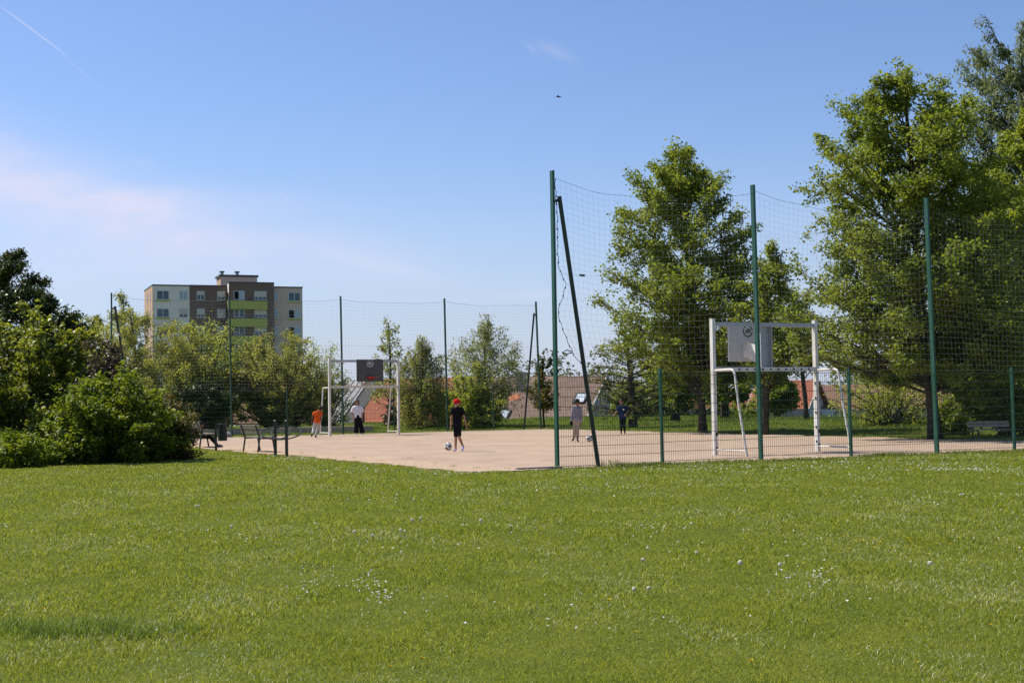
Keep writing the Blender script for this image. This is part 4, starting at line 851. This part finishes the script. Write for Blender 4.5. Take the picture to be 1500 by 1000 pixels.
def plant(name, label, cat, px, Yd, prof, nl, ls, leaf, seed, limbs=40, sub=5, t0=.15, rise=.18, lean=0.0, tr=.12, bark='bark', style='tree', H=None, top=None, zb=None, aspect=.55, flat=.6, group=None, spread=.30, clump=.16, ecc=(0, 0), flowers=None, bend=0.0, depth=1.0, trunkname='trunk', px_top=None):
    """prof: [(height fraction, radius m)]; top: pixel row of the tip; the crown is grown limb by limb inside that outline"""
    r = np.random.default_rng(seed); p0 = at(px, 600, Yd); zb = gzf(p0.x, Yd) if zb is None else zb
    if H is None: H = at(px_top or px, top, Yd).z - zb
    if px_top: lean = at(px_top, top, Yd).x - p0.x
    base = np.array([0., 0, 0]); root = empty(name, (p0.x, Yd, zb), label, cat, group); pt = np.array(prof, float); pt[:, 1] *= 1.08 if style == 'bush' else 1.2
    def trunk(t): return np.array([lean * t ** 1.2 + bend * math.sin(t * math.pi) + .05 * H * .12 * math.sin(t * 7 + seed), .04 * H * .1 * math.cos(t * 5 + seed), H * t])
    def rad(t): return float(np.interp(t, pt[:, 0], pt[:, 1]))
    tb = MB(); T1 = .97
    if style != 'bush': tb.tube([trunk(t) - np.array([0, 0, .2 if t == 0 else 0]) for t in np.linspace(0, T1, 14)], [tr * (1.35 if t == 0 else 1) * (1 - t) ** .8 + .012 for t in np.linspace(0, T1, 14)], 9)
    tw = []                                                     # twigs: (start, end, weight)
    ts = np.linspace(pt[0, 0], .985, limbs); area = np.array([rad(t) + .15 * pt[:, 1].max() for t in ts]); cum = np.cumsum(area) / area.sum()
    for i in range(limbs):
        te = float(np.interp((i + r.uniform(.1, .9)) / limbs, cum, ts)); az = i * 2.39996 + r.uniform(-.5, .5)
        R_ = rad(te) * r.uniform(.68, 1.1) * (1 if i % 4 else .6)
        e = trunk(te) + np.array([math.cos(az) * R_ + ecc[0] * rad(te), math.sin(az) * R_ * depth, r.uniform(-.035, .035) * H])
        if style == 'bush': s = np.array([r.normal(0, .12 * pt[:, 1].max()), r.normal(0, .1), 0.]); c_ = s * .4 + e * .6 + np.array([-e[0] * .15, -e[1] * .15, 0])
        else:
            t_s = max(t0 * r.uniform(.75, 1.1), te - rise * r.uniform(.5, 1.3) * (1.2 - te * .5)); t_s = min(t_s, te * .98); s = trunk(t_s); c_ = s * .45 + e * .55 + np.array([0, 0, (.05 if style != 'droop' else .10) * H * (1 - te) * r.uniform(-.3, 1.2)])
        q = bez(s, c_, e, 6); r0 = max(.012, tr * .27 * (1 - te * .6)) if style != 'bush' else .018 * H ** .5
        tb.tube(q, [r0 * (1 - .8 * k / 5) + .004 for k in range(6)], 5, cap=False)
        ld = (e - s) / (np.linalg.norm(e - s) + 1e-6)
        for j in range(sub):
            f_ = .38 + .62 * (j + r.uniform(0, 1)) / sub; k = f_ * 5; a_ = q[int(min(4, k))]; b_ = q[int(min(4, k)) + 1]; p = a_ + (b_ - a_) * (k - int(min(4, k)))
            d = r.normal(0, 1, 3); d[2] = d[2] * .5 + .12; d = d / np.linalg.norm(d) + ld * .7; ln = spread * (.35 + .65 * R_) * r.uniform(.5, 1.3) * (1.25 - .5 * f_)
            tip = p + d / np.linalg.norm(d) * ln; tb.tube([p, (p + tip) / 2 + np.array([0, 0, .03 * ln]), tip], [r0 * .35 + .003, r0 * .22 + .003, .003], 3, cap=False); tw.append((p, tip, r.uniform(.25, 1.7)))
        tw.append((q[3], q[5], r.uniform(.6, 1.3)))
    if style != 'bush':
        for k in range(5): tw.append((trunk(.86 + .02 * k), trunk(min(1.0, .93 + .02 * k)) + r.normal(0, .05, 3) * H * .12, .8))
    tb.build(trunkname if style != 'bush' else 'stems', mt[bark], root, True)
    A = np.array([t[0] for t in tw]); B = np.array([t[1] for t in tw]); W_ = np.array([t[2] for t in tw]); idx = r.choice(len(tw), nl, p=W_ / W_.sum())
    f_ = r.beta(2.2, 1.2, nl)[:, None] * 1.12; c = A[idx] + (B[idx] - A[idx]) * f_ + r.normal(0, clump, (nl, 3)) * np.array([1, 1, .75]) * spread * 1.8
    L = ls * r.uniform(.6, 1.35, nl)
    if style == 'droop':
        hl = r.uniform(.15, 1, len(tw))[idx] * drop_len; strand = r.integers(0, 4, nl); u = r.uniform(0, 1, nl)
        off = np.stack([np.sin(idx * 3.1 + strand * 1.7), np.cos(idx * 5.3 + strand * 2.9), 0 * u], -1) * .16
        c = A[idx] + (B[idx] - A[idx]) * r.uniform(.4, 1, nl)[:, None] + off + r.normal(0, .05, (nl, 3)); c[:, 2] -= hl * u; c[:, 0] += .05 * np.sin(idx + u * 3)
        c[:, 2] = np.maximum(c[:, 2], .12)
    c[:, 2] = np.maximum(c[:, 2], .04)
    cr = link('crown' if style != 'bush' else 'foliage', leaf_mesh('crown', c, L, L * aspect, r, flat, 2.5 if style == 'droop' else .4), mt[leaf], root)
    if flowers:
        k = flowers[0]; mb = MB(); hi = np.argsort(-(c[:, 2] - .9 * c[:, 1] * .5 - .25 * np.abs(c[:, 0])))[:nl // 3]; r.shuffle(hi)
        for i in hi[:k]:
            for _ in range(3): mb.ball(c[i] + r.normal(0, .03, 3), flowers[2], 6)
        mb.build('blossom', flowers[1], root)
    return root
def pxr(Yd, *pr): return [(t, r_ / F * Yd) for t, r_ in pr]      # radii measured in pixels at that distance
mt['l_maple'] = leafmat('maple leaves', (.09, .138, .018), (.205, .25, .042), (.23, .262, .05), .48, (1.75, 1.66, .8), .5, .5)
mt['l_maple2'] = leafmat('bright maple leaves', (.115, .165, .02), (.245, .29, .046), (.26, .285, .05), .48, (1.75, 1.66, .8), .5, .45)
mt['l_dark'] = leafmat('dark leaves', (.025, .045, .012), (.06, .09, .022), (.04, .065, .018), .2, None, .4, .8)
mt['l_laurel'] = leafmat('glossy shrub leaves', (.07, .12, .012), (.28, .33, .032), (.06, .10, .014), .36, (1.8, 1.7, .6), .5, 1.2, .25)
mt['l_vib'] = leafmat('viburnum leaves', (.09, .13, .018), (.29, .32, .055), (.07, .10, .018), .42, (1.8, 1.65, .7), .4, .8)
mt['l_purple'] = leafmat('purplish leaves', (.035, .03, .02), (.09, .075, .04), (.26, .22, .15), .2, (1.4, 1.2, .9), .4, 3)
mt['l_red'] = leafmat('reddish tipped leaves', (.075, .105, .022), (.17, .17, .045), (.18, .12, .045), .3, (1.6, 1.3, .8), .5, 1.8)
mt['l_willow'] = leafmat('willow leaves', (.20, .23, .04), (.34, .35, .08), (.25, .27, .065), .5, (1.8, 1.65, .85), .5, .4)
mt['l_willow2'] = leafmat('yellow green leaves', (.18, .235, .04), (.30, .345, .06), (.29, .30, .08), .5, (1.8, 1.65, .85), .5, .5)
mt['l_olive'] = leafmat('olive leaves', (.14, .175, .04), (.25, .275, .065), (.29, .275, .10), .5, (1.8, 1.65, .85), .5, .5)
mt['l_birch'] = leafmat('birch leaves', (.15, .185, .055), (.27, .29, .10), (.21, .23, .09), .5, (1.8, 1.65, .85), .5, .4)
mt['l_grey'] = leafmat('silvery willow leaves', (.13, .17, .07), (.27, .31, .15), (.19, .22, .09), .35, (1.3, 1.3, .9), .45, .3)
mt['l_buds'] = leafmat('young leaves', (.10, .12, .035), (.17, .18, .06), None, .35)
mt['l_far'] = leafmat('distant leaves', (.08, .10, .04), (.15, .165, .07), (.19, .18, .11), .3, (1.3, 1.3, .9), .6, .1)
mt['blossom'] = mat('cream blossom', (.62, .60, .42), (.5, .5, .33), 30, .8)
drop_len = 1.6
TREES = 'trees round the court'; BUSH = 'bushes at the left edge of the lawn'
# near bushes, left
plant('evergreen_tree', 'tall dark evergreen rising behind the left bushes', 'tree', -40, 47, pxr(47, (.05, 100), (.3, 118), (.55, 112), (.75, 98), (.9, 70), (.97, 40), (1, 20)), 80000, .12, 'l_dark', 21, 90, 8, .1, top=366, clump=.2, spread=.3, group=TREES, px_top=-22)
plant('evergreen_tree', 'smaller dark evergreen with spiky tips behind the viburnum', 'tree', 72, 46, pxr(46, (.05, 60), (.45, 62), (.75, 54), (.9, 36), (1, 12)), 34000, .13, 'l_dark', 22, 50, 7, .1, top=434, clump=.2, group=TREES)
plant('viburnum_bush', 'big green bush with cream blossom at the left edge', 'bush', 35, 37, pxr(37, (.0, 75), (.25, 112), (.55, 110), (.8, 80), (.95, 45), (1, 18)), 30000, .13, 'l_vib', 23, 70, 7, style='bush', top=440, clump=.22, spread=.26, group=BUSH, flowers=(150, mt['blossom'], .022))
plant('viburnum_bush', 'green bush with upright shoots right of the blossoming bush', 'bush', 118, 37.5, pxr(37.5, (.0, 40), (.3, 58), (.6, 55), (.85, 30), (1, 8)), 13000, .13, 'l_vib', 24, 40, 6, style='bush', top=458, clump=.2, spread=.26, group=BUSH)
plant('photinia_bush', 'dark purplish bush with pale tips above the bright green bush', 'bush', 158, 36, pxr(36, (.0, 30), (.5, 38), (.8, 30), (1, 8)), 11000, .11, 'l_purple', 25, 36, 6, style='bush', top=484, clump=.2, spread=.25, group=BUSH)
plant('laurel_bush', 'bright green leafy bush in front of the left cluster', 'bush', 160, 34, pxr(34, (.0, 66), (.2, 82), (.5, 86), (.75, 66), (.92, 34), (1, 10)), 26000, .10, 'l_laurel', 26, 90, 8, style='bush', top=536, clump=.17, spread=.27, group=BUSH, flat=1.0)
plant('laurel_bush', 'low sprawling shoots at the left foot of the bright green bush', 'bush', 104, 33.2, pxr(33.2, (.0, 34), (.4, 40), (.8, 26), (1, 8)), 4200, .11, 'l_laurel', 27, 28, 6, style='bush', top=618, clump=.2, spread=.27, group=BUSH, flat=1.0)
plant('barberry_bush', 'reddish tipped bush leaning towards the benches', 'bush', 238, 35.6, pxr(35.6, (.0, 40), (.3, 54), (.6, 50), (.85, 30), (1, 8)), 20000, .08, 'l_red', 28, 50, 7, style='bush', top=566, clump=.2, spread=.25, group=BUSH, lean=-.2)
plant('low_bush', 'small round leafy bush at the lower left corner of the bushes', 'bush', 28, 32.4, pxr(32.4, (.0, 38), (.4, 42), (.8, 26), (1, 8)), 6000, .09, 'l_laurel', 29, 34, 6, style='bush', top=633, clump=.2, spread=.25, group=BUSH)
q = at(8, 640, 34.5); r = np.random.default_rng(31); n = 1500; x = q.x + r.normal(0, .45, n); y = 34.3 + r.normal(0, .4, n)
v, f = blades(x, y, r.uniform(.35, .95, n), np.full(n, .014), r.uniform(.1, .6, n), 8)
tag(link('tall_grass', npmesh('tall_grass', v, f), mt['bankgrass']), 'clump of tall grass in front of the dark bushes at left', 'tall grass')
q = at(78, 660, 33.4); n = 700; x = q.x + r.normal(0, .28, n); y = 33.0 + r.normal(0, .25, n)
v, f = blades(x, y, r.uniform(.25, .6, n), np.full(n, .011), r.uniform(.1, .6, n), 9)
tag(link('tall_grass', npmesh('tall_grass', v, f), mt['bankgrass']), 'clump of tall grass between the two low bushes at left', 'tall grass')
# beyond the far fence
drop_len = 1.3
plant('willow_tree', 'pale green willow left of the apartment block', 'tree', 205, 66, pxr(66, (.12, 60), (.35, 95), (.6, 92), (.8, 78), (.93, 48), (1, 14)), 40000, .15, 'l_willow', 41, 55, 7, .12, top=446, style='droop', group=TREES, aspect=.3, px_top=190)
plant('slim_tree', 'sparse grey green tree top beside the far left fence post', 'tree', 183, 84, pxr(84, (.3, 20), (.6, 24), (.8, 18), (1, 4)), 5000, .17, 'l_birch', 42, 34, 5, .3, top=428, group=TREES, clump=.22, spread=.35)
plant('slim_tree', 'faint sparse tree above the left bushes', 'tree', 140, 80, pxr(80, (.2, 26), (.6, 30), (.85, 16), (1, 4)), 5000, .17, 'l_far', 43, 30, 5, .2, top=462, group=TREES)
plant('willow_tree', 'yellow green feathery tree in front of the apartment block', 'tree', 298, 68, pxr(68, (.0, 40), (.35, 60), (.6, 56), (.8, 40), (.95, 18), (1, 6)), 24000, .15, 'l_willow2', 44, 60, 7, .12, style='bush', top=462, group=TREES, clump=.26, spread=.4, aspect=.4)
plant('round_tree', 'dark round tree on a short trunk beside the far fence', 'tree', 303, 64, pxr(64, (.32, 26), (.5, 37), (.75, 34), (.92, 20), (1, 8)), 13000, .10, 'l_dark', 45, 46, 6, .3, top=560, group=TREES, clump=.16, spread=.3, px_top=302)
plant('sallow_tree', 'broad olive green tree behind the far fence', 'tree', 408, 69, pxr(69, (.08, 60), (.25, 80), (.5, 84), (.75, 76), (.92, 48), (1, 16)), 46000, .12, 'l_olive', 46, 95, 7, .08, style='bush', top=482, group=TREES, clump=.2, spread=.3, aspect=.4, rise=.4)
plant('sallow_tree', 'small olive green tree beside the far goal', 'tree', 474, 71, pxr(71, (.05, 30), (.35, 36), (.65, 30), (.9, 14), (1, 4)), 12000, .12, 'l_willow2', 47, 44, 6, .08, style='bush', top=492, group=TREES, clump=.24, spread=.35, px_top=468, aspect=.4)
plant('slim_tree', 'slender sparse tree behind the dark basketball board', 'tree', 572, 76, pxr(76, (.25, 30), (.5, 27), (.75, 18), (.92, 9), (1, 2)), 2000, .16, 'l_birch', 48, 44, 5, .22, top=468, group=TREES, clump=.16, spread=.38, tr=.09, px_top=570)
drop_len = 1.9
plant('weeping_willow', 'dark weeping tree between the far goal and the boy in the red cap', 'tree', 616, 69, pxr(69, (.15, 28), (.4, 32), (.7, 28), (.9, 16), (1, 4)), 19000, .15, 'l_olive', 49, 50, 7, .2, top=490, style='droop', group=TREES, aspect=.28, px_top=620)
plant('birch_tree', 'tall pale birch with drooping twigs behind the far fence', 'tree', 705, 73, pxr(73, (.28, 50), (.45, 62), (.62, 58), (.78, 40), (.9, 20), (1, 4)), 15000, .15, 'l_birch', 50, 60, 6, .25, top=458, style='droop', group=TREES, bark='barkpale', aspect=.35, px_top=716, tr=.13)
plant('yellow_bush', 'light green bush at the foot of the birch', 'bush', 690, 71, pxr(71, (.0, 40), (.4, 44), (.75, 30), (1, 10)), 11000, .13, 'l_willow2', 51, 40, 6, style='bush', top=535, group='bushes behind the far fence', clump=.22)
plant('dark_bush', 'dark bush beside the weeping tree', 'bush', 655, 72, pxr(72, (.0, 26), (.5, 28), (1, 10)), 6000, .13, 'l_purple', 52, 26, 6, style='bush', top=560, group='bushes behind the far fence')
plant('dark_bush', 'small reddish bush behind the right post of the far goal', 'bush', 575, 74, pxr(74, (.0, 14), (.5, 15), (1, 5)), 1600, .13, 'l_purple', 53, 16, 5, style='bush', top=588, group='bushes behind the far fence')
plant('young_maple', 'young maple with a thin trunk beside the far right fence post', 'tree', 797, 69, pxr(69, (.35, 15), (.6, 21), (.82, 15), (1, 4)), 1900, .16, 'l_red', 54, 26, 5, .35, top=544, group=TREES, tr=.05, clump=.18, px_top=792)
plant('round_tree', 'dark round tree behind the long brown roof', 'tree', 797, 112, pxr(112, (.2, 24), (.6, 28), (1, 10)), 6000, .22, 'l_dark', 55, 30, 5, .2, top=526, zb=-3, group=TREES)
# right hand trees
plant('dark_bush', 'long dark hedge bush far behind the tall pointed maple', 'bush', 985, 88, pxr(88, (.0, 70), (.5, 66), (1, 46)), 12000, .2, 'l_dark', 91, 60, 6, style='bush', top=573, zb=-.9, group='bushes behind the far fence')
plant('dark_bush', 'dark hedge bush far behind the near goal', 'bush', 1078, 90, pxr(90, (.0, 44), (.5, 40), (1, 26)), 7000, .2, 'l_maple', 92, 44, 6, style='bush', top=580, zb=-.9, group='bushes behind the far fence')
plant('bare_tree', 'half bare tree with spreading twigs left of the maples', 'tree', 928, 66, pxr(66, (.12, 48), (.35, 62), (.6, 50), (.8, 30), (1, 8)), 3600, .13, 'l_buds', 61, 56, 9, .12, top=472, group=TREES, spread=.42, rise=.12, clump=.12, tr=.2, px_top=915)
plant('field_maple', 'tall pointed maple left of the goal behind the front fence', 'tree', 1031, 55, pxr(55, (.2, 70), (.27, 104), (.4, 112), (.52, 104), (.64, 92), (.76, 76), (.86, 56), (.94, 32), (1, 8)), 76000, .112, 'l_maple', 62, 130, 10, .14, top=205, group=TREES, clump=.21, spread=.36, tr=.145, px_top=988, aspect=.8, flat=.35, rise=.22)
plant('field_maple', 'thinner small leaved tree behind the top of the white goal', 'tree', 1118, 50.5, pxr(50.5, (.33, 36), (.5, 58), (.65, 46), (.85, 24), (1, 6)), 10500, .13, 'l_maple', 63, 55, 6, .25, top=352, group=TREES, clump=.2, spread=.32, tr=.15, px_top=1130, bark='bark')
plant('hazel_tree', 'mid green tree filling the gap behind the goal at right', 'tree', 1180, 70, pxr(70, (.42, 26), (.6, 40), (.8, 30), (1, 8)), 6500, .16, 'l_birch', 64, 36, 6, .35, top=420, group=TREES, clump=.22, spread=.35, px_top=1165)
plant('field_maple', 'largest maple, with a thick leaning trunk, right of the white goal', 'tree', 1366, 43, pxr(43, (.15, 90), (.24, 150), (.34, 158), (.5, 138), (.65, 124), (.78, 110), (.88, 86), (.95, 54), (1, 14)), 120000, .098, 'l_maple', 65, 170, 10, .16, top=94, group=TREES, clump=.20, spread=.34, tr=.19, px_top=1318, aspect=.8, flat=.35, rise=.22)
drop_len = .8
plant('silver_willow', 'tall silvery willow at the upper right edge', 'tree', 1508, 56, pxr(56, (.2, 70), (.45, 92), (.65, 92), (.82, 90), (.93, 80), (1, 46)), 62000, .18, 'l_grey', 66, 170, 8, .15, top=36, style='droop', group=TREES, aspect=.34, tr=.3, px_top=1496)
plant('field_maple', 'bright green maple cut by the right edge of the picture', 'tree', 1516, 49, pxr(49, (.08, 100), (.3, 125), (.55, 112), (.75, 80), (.9, 44), (1, 10)), 64000, .115, 'l_maple2', 67, 85, 7, .1, top=160, group=TREES, clump=.2, spread=.35, tr=.22, aspect=.8, flat=.45)
plant('field_maple', 'shaded tree between the largest maple and the right edge', 'tree', 1440, 58, pxr(58, (.1, 60), (.4, 80), (.7, 60), (1, 12)), 20000, .17, 'l_maple', 68, 60, 6, .12, top=235, group=TREES, clump=.18, spread=.3, tr=.2, aspect=.8, flat=.45)
plant('many_stemmed_bush', 'many stemmed bush with dark spreading stems at far right', 'bush', 1481, 44, pxr(44, (.35, 70), (.6, 82), (.85, 60), (1, 20)), 7500, .13, 'l_maple', 69, 26, 6, style='bush', top=535, group='bushes beside the court at right', clump=.2, spread=.35)
plant('hazel_bush', 'pale loose bush with slanting twigs left of the largest maple', 'bush', 1305, 58, pxr(58, (.05, 66), (.4, 88), (.75, 80), (1, 40)), 6000, .12, 'l_willow2', 70, 44, 7, style='bush', top=528, group='bushes beside the court at right', clump=.22, spread=.35)
plant('elder_bush', 'narrow dark bush beside the largest maple trunk', 'bush', 1396, 46, pxr(46, (.0, 20), (.5, 26), (1, 8)), 3500, .11, 'l_maple', 71, 20, 6, style='bush', top=575, group='bushes beside the court at right')
for i, (px, Yd, top, rp, lab) in enumerate([(990, 74, 500, 52, 'dark leafy tree behind the tall pointed maple'), (1062, 78, 490, 50, 'dark tree behind the goal, between two maple trunks'), (1138, 84, 540, 26, 'dark low tree beside the red tiled roof at right'), (928, 78, 560, 26, 'low dark tree behind the half bare tree')]):
    plant('lime_tree', lab, 'tree', px, Yd, pxr(Yd, (.22, rp * .7), (.5, rp), (.8, rp * .7), (1, rp * .2)), 11000, .2, 'l_maple', 80 + i, 42, 6, .22, top=top, group=TREES, tr=.24, clump=.2, spread=.32)
# far-off wood that reads as one mass
r = np.random.default_rng(90); n = 60000; cx = r.uniform(-75, 75, 150); cy = r.uniform(140, 175, 150); ch = r.uniform(2.6, 6.2, 150) * (1 + .25 * np.sin(cx * .15)); ch = np.where(np.abs(cx + 22) < 16, ch * .75, ch)
i_ = r.integers(0, 150, n); th = r.uniform(0, 6.283, n); u = r.uniform(0, 1, n) ** .5; zz = r.uniform(0, 1, n)
c = np.stack([cx[i_] + np.cos(th) * u * 3.4 * np.sqrt(1.02 - zz ** 2), cy[i_] + np.sin(th) * u * 3 * np.sqrt(1.02 - zz ** 2), -3.2 + (ch[i_] + 3.2) * zz], -1)
tag(link('distant_trees', leaf_mesh('distant_trees', c, np.full(n, .42), np.full(n, .3), r), mt['l_far']), 'far-off belt of pale trees beyond the houses', 'trees', kind='stuff')
